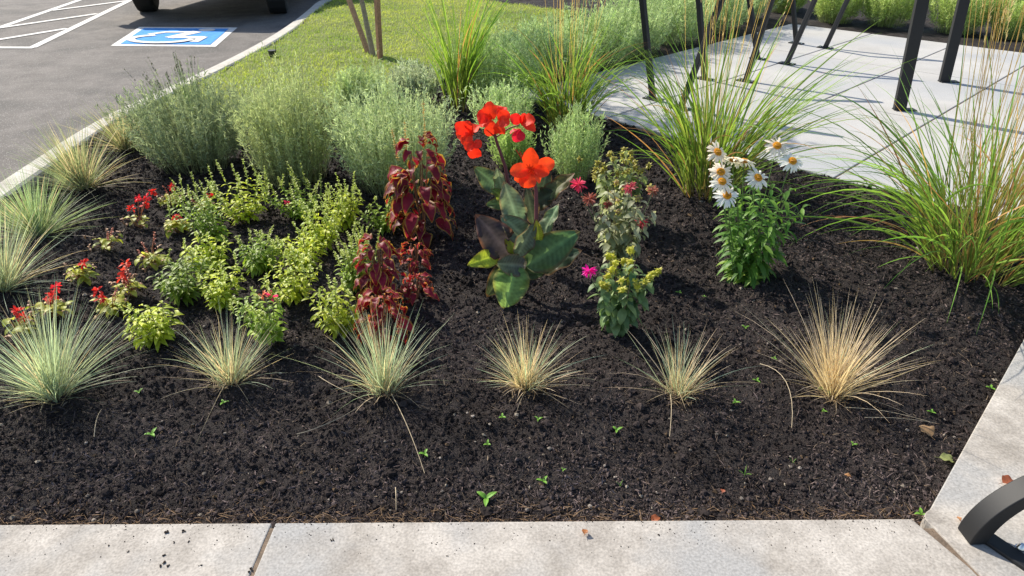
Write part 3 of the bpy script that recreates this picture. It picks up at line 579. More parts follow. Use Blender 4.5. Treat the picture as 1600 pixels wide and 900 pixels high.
def lavender(px, py, wpx, top, lab, seed, ca=(.15, .21, .115), cb=(.27, .34, .18), spikes=0, dens=1., up=.5, group='lavender shrubs around the bed', ph=None):
    rr = rs(seed); b = gpt(px, py); H = Q(px, top, b[1])[2] if ph is None else ph; H = max(H, .12); rad = wpx / ppm(b[1], H * .4) / 2
    root = empty('lavender_shrub', b, lab, 'lavender', group)
    ns = int(330 * dens * max(.5, min(1.6, rad / .22))); az = rr.rand(ns) * 6.28; u = np.sqrt(rr.rand(ns)); th = u * 1.15
    vec = np.c_[np.cos(az) * np.sin(th) * rad * .62, np.sin(az) * np.sin(th) * rad * .62, np.cos(th) ** up * H]; L = np.linalg.norm(vec, axis=1) * (.76 + .34 * rr.rand(ns)) * (1 + .5 * vnoise(az * 1.6 + seed, th * 4, seed))
    D = unit(vec + np.array([0, 0, .1 * H]) + rr.randn(ns, 3) * H * .10); Pb = np.c_[np.cos(az) * u * rad * .58, np.sin(az) * u * rad * .58, np.zeros(ns)]
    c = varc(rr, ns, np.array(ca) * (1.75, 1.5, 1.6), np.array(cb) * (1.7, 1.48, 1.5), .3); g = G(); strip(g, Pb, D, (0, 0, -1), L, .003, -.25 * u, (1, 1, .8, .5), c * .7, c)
    m = 24; s = np.repeat(np.arange(ns), m); t = 1 - .78 * rr.rand(ns * m) ** 1.2; a = (-.25 * u[s]) * t / 2
    Bz = np.array([0, 0, -1.]) - (D[:, 2] * -1)[:, None] * D; Bz = unit(Bz); pos = Pb[s] + (np.cos(a)[:, None] * D[s] + np.sin(a)[:, None] * Bz[s]) * (L[s] * t)[:, None]
    k = ns * m; fat = 1 + .35 * max(0, b[1] - 3)
    strip(g, pos + rr.randn(k, 3) * .003, D[s] + rr.randn(k, 3) * .7, (0, 0, -1), (.014 + .016 * rr.rand(k)) * (1 + .12 * (b[1] - 3)), .0036 * min(fat, 2.0), .3 * rr.randn(k), (.5, 1, .2), lerp(c[s], c[s] * 1.2, rr.rand(k, 1)), c[s] * (1.0 + .8 * rr.rand(k, 1)), twist=rr.randn(k))
    g.build('foliage', M_lav, root)
    if spikes:
        az = rr.rand(spikes) * 6.28; th = rr.rand(spikes) * .5; D = np.c_[np.cos(az) * np.sin(th) - .15, np.sin(az) * np.sin(th), np.cos(th)]; Pb = np.c_[np.cos(az) * .05, np.sin(az) * .05, np.full(spikes, H * .5)]; L = H * (.55 + .35 * rr.rand(spikes))
        g = G(); strip(g, Pb, D, (0, 0, -1), L, .0035, .1, (1, 1, .8), (.13, .2, .08), (.16, .2, .1)); D = unit(D); s = np.repeat(np.arange(spikes), 16); t = .8 + .2 * rr.rand(len(s))
        strip(g, Pb[s] + D[s] * (L[s] * t)[:, None], D[s] + rr.randn(len(s), 3) * .6, (0, 0, -1), .011, .006, 0, (.6, 1, .3), (.16, .17, .13), (.2, .17, .17)); g.build('flower_spikes', M_lav, root)
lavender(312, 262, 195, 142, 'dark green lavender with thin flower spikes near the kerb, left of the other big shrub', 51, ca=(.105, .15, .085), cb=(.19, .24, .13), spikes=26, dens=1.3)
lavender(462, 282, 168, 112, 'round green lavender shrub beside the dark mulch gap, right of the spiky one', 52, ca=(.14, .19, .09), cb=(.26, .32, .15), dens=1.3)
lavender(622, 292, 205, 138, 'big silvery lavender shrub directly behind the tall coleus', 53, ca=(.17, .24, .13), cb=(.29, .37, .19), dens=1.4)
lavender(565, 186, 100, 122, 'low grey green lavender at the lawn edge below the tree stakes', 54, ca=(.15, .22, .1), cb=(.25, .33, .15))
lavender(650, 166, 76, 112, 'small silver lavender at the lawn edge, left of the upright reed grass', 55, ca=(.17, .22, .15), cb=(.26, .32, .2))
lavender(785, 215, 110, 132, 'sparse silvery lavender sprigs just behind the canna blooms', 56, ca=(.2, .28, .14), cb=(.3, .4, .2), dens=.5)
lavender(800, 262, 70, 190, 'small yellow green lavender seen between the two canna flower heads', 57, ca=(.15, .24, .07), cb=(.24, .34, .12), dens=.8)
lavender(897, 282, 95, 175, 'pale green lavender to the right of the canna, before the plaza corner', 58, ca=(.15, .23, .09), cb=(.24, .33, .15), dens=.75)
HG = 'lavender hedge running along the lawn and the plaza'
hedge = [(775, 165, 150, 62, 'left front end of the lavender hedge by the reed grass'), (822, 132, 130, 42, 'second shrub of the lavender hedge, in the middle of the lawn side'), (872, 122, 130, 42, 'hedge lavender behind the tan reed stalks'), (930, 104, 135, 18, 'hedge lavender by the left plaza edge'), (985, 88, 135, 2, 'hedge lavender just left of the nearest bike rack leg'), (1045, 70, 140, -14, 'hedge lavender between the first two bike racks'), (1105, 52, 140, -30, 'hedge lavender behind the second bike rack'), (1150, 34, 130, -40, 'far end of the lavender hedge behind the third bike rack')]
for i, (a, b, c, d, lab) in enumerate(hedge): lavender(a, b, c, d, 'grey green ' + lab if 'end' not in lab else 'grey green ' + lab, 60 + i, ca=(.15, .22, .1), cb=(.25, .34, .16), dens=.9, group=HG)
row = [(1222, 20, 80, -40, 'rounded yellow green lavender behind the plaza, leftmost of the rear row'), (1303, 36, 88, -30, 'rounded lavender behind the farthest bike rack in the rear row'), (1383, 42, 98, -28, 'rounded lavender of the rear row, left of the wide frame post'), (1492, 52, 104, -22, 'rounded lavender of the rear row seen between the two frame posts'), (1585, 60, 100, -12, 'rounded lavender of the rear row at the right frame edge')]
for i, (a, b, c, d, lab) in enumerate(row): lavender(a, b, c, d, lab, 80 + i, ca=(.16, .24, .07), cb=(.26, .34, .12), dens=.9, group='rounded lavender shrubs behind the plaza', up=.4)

def leafy(root, H, rad, nst, nl, ll, lw, ca, cb, seed, upr=.35, bend=.9, mat=None, edge=None, ce=None, fold=.25, wave=0., low=.12, nm='foliage', stemc=(.12, .17, .05), droop=.2, prof=OV, lean=(0, 0), pair=True):
    """stems fanning from the root with leaves in pairs, bigger low down"""
    rr = rs(seed); mat = mat or M_leaf; g = G(); gs = G(); tops = []; PP = []; DD = []; LL = []
    for i in range(nst):
        az = i * 2.4 + rr.rand(); u = math.sqrt((i + .5) / nst); e = np.array([math.cos(az) * rad * u * .62 + lean[0] * H, math.sin(az) * rad * u * .62 + lean[1] * H, H * (1 - .3 * u * u) * (.85 + .2 * rr.rand())])
        mid = e * (.6, .6, .5); pts = np.array([(0, 0, 0), mid, e]); tube(gs, pts, .0028, .0014, 4, stemc); tops.append(e)
        for k in range(nl):
            t = low + (1 - low) * (k + .5) / nl; p = lerp(lerp(pts[0], pts[1], t), lerp(pts[1], pts[2], t), t); a2 = k * 1.9 + rr.rand() + i
            for s in ((0, math.pi) if pair else (0,)):
                d = np.array([math.cos(a2 + s), math.sin(a2 + s), upr + .4 * rr.randn() * .5]) + np.array([math.cos(az), math.sin(az), 0]) * .35 * u
                PP.append(p); DD.append(d); LL.append(ll * (1.1 - .5 * t) * (.7 + .5 * rr.rand()))
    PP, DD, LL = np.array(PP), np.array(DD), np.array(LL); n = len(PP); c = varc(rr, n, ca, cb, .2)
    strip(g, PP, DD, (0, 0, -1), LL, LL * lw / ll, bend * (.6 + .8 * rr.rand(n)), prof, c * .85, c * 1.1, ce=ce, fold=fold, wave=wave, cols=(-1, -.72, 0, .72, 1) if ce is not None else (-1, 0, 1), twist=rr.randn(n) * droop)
    g.build(nm, mat, root, True); gs.build('stems', M_stem, root); return np.array(tops)
def seed_spikes(root, tops, rr, hh, c, frac=1., sz=.006):
    k = [t for t in tops if rr.rand() < frac] or [tops[0]]
    for t in k:
        g = G(); d = np.array([rr.randn() * .28, rr.randn() * .28, 1.]) * hh * (.35 + .85 * rr.rand()); tube(g, [t - d * .3, t + d], .0022, .001, 4, c); m = int(14 + hh * 220); q = rr.rand(m, 1); pp = t + d * q
        strip(g, pp, rr.randn(m, 3) * (1, 1, .3) + (0, 0, .8), (0, 0, -1), sz * (1.9 - .9 * q[:, 0]) * 1.3, sz * 1.1, .3, (.5, 1, .3), varc(rr, m, c, np.array(c) * 1.5), c)
        g.build('seed_spike', M_leaf, root)
def florets(root, cen, r, n, c0, c1, seed, nm='flower', pl_=.02, pw=.008, up=.3, mat=None):
    rr = rs(seed); d = unit(rr.randn(n, 3) * (1, 1, .8) + (0, -.1, up)); g = G()
    strip(g, np.asarray(cen)[None] + d * r * .35, d, (0, 0, -1), pl_ * (.7 + .6 * rr.rand(n)), pw, .5, PT, c0, c1, cols=(-1, 0, 1), fold=.2, twist=rr.randn(n)); return g.build(nm, mat or M_petal, root, True)

YG = 'yellow green bushy bedding plants'
yb = [(388, 352, 285, 42, 1.15, 'tallest bright yellow green bushy plant with upright seed spikes, below the round lavender', 1), (345, 388, 318, 34, .8, 'dull green bushy plant with brown seedheads, left below the tallest one', .8),
      (332, 428, 372, 36, 1.2, 'bright lime bushy plant just above the greener pair, left of centre of the cluster', 0), (292, 475, 415, 34, .62, 'darker green bushy plant at the left side of the cluster', 0),
      (350, 498, 432, 42, 1.1, 'broad yellow green bushy plant directly above the second fescue tuft', 0), (253, 545, 480, 40, 1.1, 'compact yellow green bushy plant between the two left front fescue tufts', .1),
      (408, 430, 378, 36, .75, 'thin patchy green bushy plant in the middle of the yellow green cluster', .5), (472, 348, 292, 36, .85, 'spiky bushy plant with one small pink bloom below the dark mulch gap', 1),
      (540, 365, 300, 32, 1.05, 'yellow green bushy plant left of the fresh green one by the tall coleus', .8), (502, 395, 325, 36, 1.15, 'bright lime bushy plant with tall seed spikes, centre right of the cluster', .8),
      (606, 365, 312, 30, .8, 'fresh green bushy plant touching the left side of the tall coleus', .4), (478, 425, 362, 38, 1.2, 'golden lime bushy plant in the right part of the cluster', .3),
      (462, 478, 418, 42, 1.05, 'wide yellow green bushy plant above the pink bloom', .1), (428, 548, 475, 40, .85, 'green bushy plant with a pink bloom on top, behind the second fescue tuft', .2),
      (552, 470, 400, 27, .78, 'spindly green bushy plant left of the middle coleus', .9), (536, 530, 465, 34, 1.0, 'pale green bushy plant at the lower right of the cluster by the third fescue tuft', .3)]
for i, (px, py, top, wr, br, lab, sp) in enumerate(yb):
    b = gpt(px, py - 6); H = Q(px, top, b[1])[2] * (1.0 + .3 * rs(900 + i).rand()); rad = wr / ppm(b[1], .1) * 1.8; root = empty('bushy_bedding_plant', b, lab, 'bedding plant', YG); rr = rs(200 + i)
    ca, cb = np.array([.25, .33, .02]) * br, np.array([.58, .62, .06]) * br
    if br < .9: ca = ca * (.85, 1, 1.4); cb = cb * (.8, 1, 1.3)
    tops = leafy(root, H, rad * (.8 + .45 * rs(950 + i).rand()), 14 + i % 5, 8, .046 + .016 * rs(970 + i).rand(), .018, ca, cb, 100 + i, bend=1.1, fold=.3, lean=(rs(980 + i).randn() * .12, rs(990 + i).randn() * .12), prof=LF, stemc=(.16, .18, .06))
    seed_spikes(root, tops, rr, .10 if sp > .5 else .05, np.array([.37, .42, .12]) * (.7 + .4 * br), max(sp, .35))
    if i == 7: florets(root, Q(449, 318, b[1]) - b, .014, 14, (.7, .03, .12), (.8, .06, .16), 71, up=.5, pl_=.016)
    if i == 13:
        florets(root, Q(424, 463, b[1]) - b, .018, 16, (.75, .02, .12), (.85, .05, .2), 72, up=.5, pl_=.018); florets(root, Q(411, 462, b[1]) - b, .014, 12, (.7, .2, .12), (.8, .3, .15), 73, up=.5, pl_=.016)

SG = 'sparse red salvias at the left of the bed'
sal = [(220, 356, [(206, 326, 'r'), (226, 320, 'r'), (216, 310, 'p'), (229, 308, 'p')], 26, 'salvia with the largest scarlet bloom cluster above lime leaves, by the blue green kerb tuft'),
       (272, 322, [(240, 299, 'r'), (268, 292, 'r'), (255, 290, 'o')], 22, 'small salvia with two scarlet tufts, uppermost of the red salvias'), (280, 368, [(266, 351, 'r'), (276, 339, 'r'), (292, 345, 'o')], 16, 'tiny salvia with one lime leaf and red buds beside the yellow green cluster'),
       (174, 400, [(168, 362, 'o'), (176, 355, 'o')], 28, 'orange stemmed salvia with lime leaves, left of the cluster beside bare mulch'), (242, 418, [(222, 378, 's'), (241, 362, 's'), (213, 390, 's')], 26, 'salvia with bare pinkish seed stems over curled yellow leaves'),
       (135, 450, [(130, 412, 'r'), (120, 425, 'o'), (108, 428, 's')], 20, 'salvia with dull red spikes above a small lime leaf, nearest the left edge tuft'), (212, 468, [(196, 412, 'O'), (192, 424, 'O'), (190, 434, 'O')], 24, 'salvia with one thick coral red spike in the centre of the red patch'),
       (320, 330, [(328, 307, 'r'), (312, 318, 'o'), (300, 312, 'o')], 16, 'withered salvia with a few crimson buds left of the tallest bushy plant'), (178, 495, [(158, 466, 'r'), (154, 455, 'r'), (182, 450, 'o')], 28, 'salvia with small red buds and broad lime leaf behind the big front fescue'),
       (90, 510, [(82, 462, 'r'), (76, 466, 'r'), (88, 448, 'p')], 26, 'salvia with a scarlet tuft rising behind the big front fescue'), (40, 535, [(28, 488, 'r'), (33, 495, 'r')], 26, 'leftmost salvia, red tip and yellow leaves behind the big front fescue')]
for i, (px, py, fl_, wr, lab) in enumerate(sal):
    b = gpt(px, py); rr = rs(300 + i); root = empty('red_salvia', b, lab, 'salvia', SG); rad = wr / ppm(b[1]) * 1.05
    leafy(root, .085, rad * (1.1 + .5 * rr.rand()), 3 + i * 7 % 5, 2 + i % 3, .045 + .025 * rr.rand(), .033, (.3, .35, .04), (.6, .58, .10), 320 + i, bend=1.3, fold=.25, prof=OV, stemc=(.3, .16, .06), low=.4)
    g = G()
    for k in range(6): a = rr.rand() * 6.28; e = np.array([math.cos(a) * rad * .9, math.sin(a) * rad * .9, .03 + .07 * rr.rand()]); tube(g, [(0, 0, 0), e * (.5, .5, .8), e], .0016, .0008, 4, (.25, .13, .07)); strip(g, np.repeat(e[None], 3, 0), rr.randn(3, 3), (0, 0, -1), .018, .008, 1.2, LF, (.30, .15, .08), (.4, .22, .1))
    g.build('withered_twigs', M_stem, root)
    for k, (fx, fy, ty) in enumerate(fl_):
        f = Q(fx, fy, b[1] + rr.randn() * .015) - b; g = G(); tube(g, [(0, 0, 0), f * (.4, .4, .6), f], .0025, .0015, 4, (.3, .12, .05), (.5, .16, .08)); 
        if ty in 'sO' or ty == 'o':
            m = 26; q = rr.rand(m, 1); strip(g, lerp(f * .55, f, q), rr.randn(m, 3) + (0, 0, .4), (0, 0, -1), .008 if ty != 'O' else .013, .005 if ty != 'O' else .008, .5, LF, (.5, .13, .07), (.6, .22, .14))
        g.build('flower_stem', M_stem, root)
        if ty in 'rpO': florets(root, f, .016, 18 if ty != 'O' else 14, (.60, .02, .018) if ty == 'r' else ((.8, .03, .08) if ty == 'p' else (.75, .1, .05)), (.72, .05, .035), 340 + i * 5 + k, up=.3, pl_=.019, pw=.009)

# coleus
def coleus(px, py, top, wr, lab, seed, n=60, ll=.085, red=(.16, .008, .02), edge=(.34, .22, .04), spikes=()):
    rr = rs(seed); b = gpt(px, py); H = Q(px, top, b[1])[2]; rad = wr / ppm(b[1], .15) * (1 if H > .3 else .78); root = empty('coleus', b, lab, 'coleus', 'dark red coleus plants'); g = G(); n = int(n * .85)
    u = rr.rand(n); z = H * (.16 + .88 * u); az = rr.rand(n) * 6.28; r = rad * .6 * np.sqrt(np.clip(1.15 - u ** 2.5, .05, 1)); Pb = np.c_[np.cos(az) * r, np.sin(az) * r, z]
    D = np.c_[np.cos(az), np.sin(az), .1 + .3 * rr.rand(n)]; L = ll * (1.35 if n > 80 else 1.12) * (.7 + .5 * rr.rand(n)) * (1.1 - .35 * u)
    c = varc(rr, n, red, (.26, .010, .03), .35); e = varc(rr, n, edge, (.40, .20, .04), .2)
    strip(g, Pb, D, (0, 0, -1), L, L * .5, 1.3 + 1.1 * rr.rand(n), (.12, .6, .95, 1.05, .95, .75, .5, .25, .05), c * .8, c, ce=e, fold=.3, cols=(-1, -.81, -.72, 0, .72, .81, 1), wave=.3, twist=rr.randn(n) * .35); g.build('foliage', M_leaf, root, True)
    g = G()
    for k in range(5): a = k * 1.26; tube(g, [(0, 0, 0), (math.cos(a) * rad * .2, math.sin(a) * rad * .2, H * .5), (math.cos(a) * rad * .3, math.sin(a) * rad * .3, H * .9)], .004, .0025, 5, (.2, .1, .05))
    g.build('stems', M_stem, root)
    for (x0, y0, x1, y1) in spikes:
        a, e = Q(x0, y0, b[1]) - b, Q(x1, y1, b[1]) - b; g = G(); tube(g, [a, e], .0016, .001, 4, (.5, .36, .12)); m = 90; q = (np.floor(rr.rand(m) * 14) / 14)[:, None]
        strip(g, lerp(a, e, q), rr.randn(m, 3) * (1, 1, .2) + (0, 0, .3), (0, 0, -1), .011, .004, .5, LF, (.5, .36, .1), (.6, .42, .14)); g.build('flower_spike', M_leaf, root)
coleus(662, 372, 218, 46, 'tallest coleus, hanging maroon leaves edged in bronze, in front of the silvery lavender', 401, 120, .085, spikes=((665, 225, 661, 158), (636, 245, 632, 188), (622, 250, 612, 200)))
coleus(598, 478, 378, 36, 'upright crimson coleus with golden leaf edges in the middle of the coleus group', 402, 70, .08, red=(.26, .008, .03), edge=(.38, .25, .04))
coleus(650, 418, 375, 30, 'small coral red coleus right of the upright crimson one', 403, 40, .05, red=(.42, .03, .04), edge=(.5, .2, .06))
coleus(652, 466, 430, 32, 'low maroon coleus below the small coral one', 404, 44, .055, red=(.3, .01, .03), edge=(.4, .12, .05))
coleus(602, 535, 462, 46, 'low spreading red coleus partly hidden behind the third front fescue tuft', 405, 80, .07, red=(.32, .012, .02), edge=(.42, .2, .04))

# cannas
def big_leaf(root, b, pa, pb, wpx, ya, yb_, c0, c1, roll=0., bend=.5, nm='leaf', face=(0, -.75, .6), rim=None):
    A = Q(*pa, b[1] + ya) - b; E_ = Q(*pb, b[1] + yb_) - b; d = E_ - A; L = np.linalg.norm(d) * (1 + bend * bend / 18); W = wpx / ppm(b[1], A[2] + b[2])
    f = np.array(face, float); B = -(f - (f @ unit(d)) * unit(d)); B = unit(B); D = unit(d) * math.cos(bend / 2) - B * math.sin(bend / 2)
    g = G(); t = np.linspace(0, 1, 65); pf = np.clip(np.sin(np.pi * t ** .72) ** .8, .03, 1)
    strip(g, [A], [D], [B], L * 1.04, W * 1.22, bend, pf, c0, c1, fold=.22, cols=(-1, -.97, -.75, -.5, -.25, -.04, 0, .04, .25, .5, .75, .97, 1), twist=roll, stripe=.15, wave=.22, ce=rim or np.array(c1) * .5 + np.array((.10, .035, .015))); return g.build(nm, M_gloss, root, True)
GR, DK, PU, LM, GY = (.10, .155, .06), (.055, .07, .035), (.055, .042, .048), (.36, .42, .04), (.20, .24, .14)
b0 = gpt(818, 455); cf = empty('canna', b0, 'front canna with broad grey green and purple leaves and one orange red bloom', 'canna lily', 'red cannas in the bed')
for a in [((800, 402), (745, 338), 44, 0, .05, PU, PU, .1), ((779, 400), (732, 414), 24, -.02, -.08, LM, (.35, .42, .04), .0), ((806, 412), (789, 482), 46, -.03, -.12, (.16, .28, .08), (.28, .42, .12), 0), ((800, 410), (762, 462), 30, .0, -.05, DK, DK, .2),
          ((822, 416), (903, 364), 46, -.02, .0, GR, (.08, .16, .07), -.15), ((835, 418), (906, 392), 40, .02, .04, DK, (.04, .07, .04), .3), ((846, 368), (872, 320), 22, .04, .1, GY, (.12, .22, .1), .5), ((808, 400), (836, 350), 26, -.03, .0, GY, (.1, .12, .09), -.5),
          ((808, 398), (792, 362), 20, -.01, .03, LM, (.12, .09, .02), .3), ((826, 376), (784, 338), 32, .02, .05, GY, (.09, .14, .1), .2), ((812, 352), (788, 286), 34, .05, .1, (.12, .19, .12), GY, .3), ((834, 350), (822, 292), 22, .06, .12, DK, (.05, .06, .04), -.3),
          ((842, 380), (838, 344), 14, .0, .0, LM, (.3, .25, .03), .0), ((822, 416), (776, 412), 30, -.03, -.05, (.09, .08, .08), GY, .3), ((812, 425), (850, 428), 22, .0, -.02, DK, GR, .0)]:
    big_leaf(cf, b0, *a[:7], roll=a[7])
g = G(); s0 = np.array([0, 0, 0.]); pts = [s0, Q(814, 422, b0[1]) - b0, Q(838, 345, b0[1] + .02) - b0, Q(838, 300, b0[1] + .02) - b0, Q(832, 266, b0[1] + .02) - b0]; tube(g, pts, .011, .006, 8, (.16, .05, .05), (.14, .04, .05)); g.build('stem', M_stem, cf, True)
b1 = gpt(800, 372); cr = empty('canna', b1, 'rear canna with three red bloom clusters on a tall purple stem', 'canna lily', 'red cannas in the bed')
for a in [((784, 300), (742, 262), 28, 0, .03, (.1, .17, .1), GR, .1), ((786, 302), (776, 262), 18, .0, .0, GY, GY, .5), ((790, 312), (768, 296), 16, 0, -.02, LM, GR, 0.), ((840, 330), (856, 264), 28, .05, .12, DK, (.03, .04, .03), -.3), ((850, 312), (896, 272), 26, .05, .08, GR, (.12, .08, .03), .4), ((795, 318), (760, 320), 18, 0, 0, GR, GR, .0), ((830, 320), (868, 300), 30, .05, .05, DK, DK, .0)]:
    big_leaf(cr, b1, *a[:7], roll=a[7])
g = G(); pts = [s0, Q(800, 320, b1[1]) - b1, Q(790, 262, b1[1]) - b1, Q(774, 215, b1[1]) - b1, Q(770, 196, b1[1]) - b1]; tube(g, pts, .011, .005, 8, (.16, .05, .05), (.14, .04, .05)); tube(g, [pts[3], Q(752, 192, b1[1]) - b1, Q(737, 205, b1[1]) - b1], .004, .003, 5, (.15, .03, .04)); tube(g, [pts[3], Q(796, 200, b1[1]) - b1, Q(812, 195, b1[1]) - b1], .004, .003, 5, (.15, .03, .04)); g.build('stem', M_stem, cr, True)
def bloom(root, b, cpx, petals, yo, seed, c0=(.80, .022, .010), c1=(.88, .06, .018)):
    rr = rs(seed); C0 = Q(*cpx, b[1] + yo) - b; t = np.linspace(0, 1, 13); pf = .16 + .84 * np.sin(np.pi * t ** 1.3) ** .75; pf[-1] = .22
    g = G()
    for k, (x, y, wpx) in enumerate(petals):
        E_ = Q(x, y, b[1] + yo - .012 + .022 * rr.randn()) - b; d = E_ - C0; L = np.linalg.norm(d) * 1.12; bend = .5 + .7 * rr.rand(); f = np.array([.25 * rr.randn(), -.8, .5 + .25 * rr.randn()]); B = -unit(f - (f @ unit(d)) * unit(d)); D = unit(d) * math.cos(bend / 2) - B * math.sin(bend / 2)
        c = varc(rr, 1, c0, c1, .1)[0]; strip(g, [C0 + rr.randn(3) * .003], [D], [B], L, wpx / ppm(b[1], C0[2]), bend, pf, c * .85, c * 1.05, cols=(-1, -.8, -.4, 0, .4, .8, 1), fold=.3, wave=.14, twist=rr.randn() * .35)
    m = 3; strip(g, np.repeat(C0[None], m, 0), np.array([0, -.7, .5]) + rr.randn(m, 3) * .5, (0, 0, -1), .022, .006, .5, PT, c0, (.9, .2, .03), cols=(-1, 0, 1), fold=.3); return g.build('flower', M_petal, root, True)
bloom(cr, b1, (736, 208), ((712, 195, 22), (716, 212, 20), (728, 192, 18), (750, 196, 18), (726, 226, 20)), .0, 501)
bloom(cr, b1, (742, 222), ((730, 234, 18), (744, 243, 22), (752, 230, 16)), -.03, 502)
bloom(cr, b1, (768, 186), ((764, 160, 24), (748, 176, 22), (750, 194, 20), (780, 168, 20), (768, 208, 24)), -.01, 503)
bloom(cr, b1, (780, 188), ((796, 178, 22), (795, 192, 18), (784, 208, 22), (786, 170, 16)), -.04, 504)
bloom(cr, b1, (814, 192), ((800, 182, 18), (820, 178, 18), (834, 190, 20), (834, 206, 18)), .01, 505, c0=(.8, .02, .02))
bloom(cr, b1, (812, 202), ((804, 220, 18), (814, 216, 14), (798, 208, 12)), -.02, 506, c0=(.75, .02, .05), c1=(.85, .06, .08))
bloom(cf, b0, (830, 264), ((831, 233, 26), (863, 254, 24), (856, 270, 20), (799, 268, 24), (824, 291, 28), (806, 284, 20), (842, 284, 16)), .02, 520, c0=(.84, .05, .012), c1=(.92, .10, .02))
g = G(); rr = rs(77)
for k in range(4): a = Q(826, 262, b0[1] + .02) - b0; e = Q(806 + 6 * k, 234 + 2 * k, b0[1] + .03) - b0; tube(g, [a, lerp(a, e, .6), e], .0035, .0015, 6, (.5, .02, .02))
g.build('flower_bud', M_petal, cf)

# bee balm column
def beebalm(px, py, top, wr, lab, seed, ca, cb, heads, fl_, hc=(.32, .34, .05)):
    rr = rs(seed); b = gpt(px, py); H = Q(px, top, b[1])[2]; rad = wr / ppm(b[1], .15); root = empty('bee_balm', b, lab, 'bee balm', 'bee balm plants right of the canna')
    tops = leafy(root, H * .97, rad * 1.75, 15, 8, .078, .036, ca, cb, seed, bend=1.4, fold=.22, prof=OV, upr=.1, stemc=(.2, .15, .1), low=.15, droop=.3)
    k = heads; tt = tops[rr.randint(len(tops), size=k)] + np.c_[rr.randn(k, 2) * rad * .4, rr.rand(k) * .035 - .012]
    for q in range(k):
        g = G(); balls(g, [(0, 0, 0)], .010 + .004 * rr.rand(), varc(rr, 1, hc, np.array(hc) * 1.3), seed + q, .9, 8, 5); m = 13
        strip(g, np.zeros((m, 3)), unit(rr.randn(m, 3) + (0, 0, .3)), (0, 0, -1), .023, .009, .7, LF, varc(rr, m, (.36, .42, .07), (.55, .5, .12)), (.55, .5, .1)); o = g.build('seed_head', M_leaf, root); o.location = tt[q]
    for i, (x, y, c, dsz) in enumerate(fl_):
        f = Q(x, y, b[1] - .02) - b; florets(root, f, dsz * .7, 60, c, np.array(c) * 1.15, seed * 3 + i, pl_=dsz * 1.4, pw=.006, up=.35)
        g = G(); tube(g, [f * (.5, .5, .45), f * (.85, .85, .8), f], .0022, .0018, 4, (.17, .2, .1)); g.build('flower_stem', M_stem, root)
beebalm(962, 345, 232, 36, 'rear bee balm topped with olive brown seedheads and no bloom, before the plaza', 601, (.17, .23, .08), (.38, .42, .18), 26, [], (.28, .24, .05))
beebalm(966, 412, 282, 46, 'middle bee balm with mildewed grey leaves and raspberry pink blooms', 602, (.19, .23, .11), (.52, .52, .34), 8, [(904, 289, (.62, .05, .12), .022), (921, 311, (.36, .12, .09), .02), (984, 294, (.45, .09, .12), .02), (1002, 349, (.6, .1, .12), .017), (1020, 299, (.32, .13, .09), .016), (950, 320, (.38, .12, .1), .013)], (.34, .26, .12))
beebalm(966, 518, 400, 40, 'front bee balm with lime seedheads and one magenta bloom on its left', 603, (.08, .16, .06), (.30, .40, .16), 26, [(921, 424, (.75, .02, .38), .016)], (.42, .42, .04))
# white daisy
db = gpt(1166, 434); dr = empty('shasta_daisy', db, 'white shasta daisy plant with drooping petals around yellow centres', 'daisy')
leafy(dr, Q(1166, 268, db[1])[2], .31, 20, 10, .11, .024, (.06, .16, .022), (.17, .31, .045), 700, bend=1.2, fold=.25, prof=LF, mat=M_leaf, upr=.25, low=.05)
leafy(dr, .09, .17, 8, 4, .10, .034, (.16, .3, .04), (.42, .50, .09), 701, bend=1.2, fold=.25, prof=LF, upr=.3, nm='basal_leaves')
def daisy(px, py, seed, yo=0, tint=(.85, .83, .76), away=False, size=.045):
    rr = rs(seed); f = Q(px, py, db[1] + yo - .06) - db; rt = dr; ax = unit(np.array([rr.randn() * .2, -.62, .75]) if not away else np.array([.2, .3, .5])); fr = frame_ax(ax)
    g = G(); base = f * (.25, .25, 0); tube(g, [base, lerp(base, f, .5) + (0, .01, 0), f - ax * .006], .0022, .002, 5, (.09, .17, .04)); g.build('stem', M_stem, rt)
    head = bpy.data.objects.new('flower_head', None); col.objects.link(head); head.parent = rt; head.location = f
    n = 24; a = np.arange(n) * 6.28 / n + rr.randn(n) * .1; d = np.cos(a)[:, None] * fr[0] + np.sin(a)[:, None] * fr[1] + ax * .05; g = G()
    c = varc(rr, n, tint, np.array(tint) * (1, .97, .9), .06); strip(g, d * .010, d, -ax, size * (.7 + .4 * rr.rand(n)), .0095, .35 + .7 * rr.rand(n), (.4, .8, 1, 1, .9, .35), c, c, cols=(-1, 0, 1), fold=.15, twist=rr.randn(n) * .35); g.build('petals', M_white_petal, head, True)
    g = G(); k = 150; q = np.arange(k) + .5; r_ = np.sqrt(q / k); th = q * 2.39996; pts = np.cos(th)[:, None] * fr[0] * (r_ * .0165)[:, None] + np.sin(th)[:, None] * fr[1] * (r_ * .0165)[:, None] + ax * (.009 * np.sqrt(1 - r_ ** 2 * .9))[:, None]
    balls(g, pts, .002, varc(rr, k, (.78, .42, .02), (.85, .52, .04), .1), 1, 1, 5, 3); balls(g, [ax * .0015], .0155, (.5, .24, .02), 2, .6, 10, 6); g.build('disc', M_petal, head)
for k, (x, y, yo, t, aw) in enumerate(((1121, 238, .03, (.85, .77, .64), 0), (1214, 228, .08, (.85, .78, .68), 0), (1238, 252, .03, (.85, .84, .78), 0), (1126, 269, -.02, (.85, .78, .66), 0), (1128, 284, -.05, (.85, .82, .74), 0), (1184, 278, -.05, (.86, .84, .78), 0), (1136, 306, -.07, (.87, .86, .82), 0), (1163, 252, .02, (.85, .83, .72), 1), (1146, 250, .03, (.82, .8, .66), 1))): daisy(x, y, 720 + k, yo, t, bool(aw))

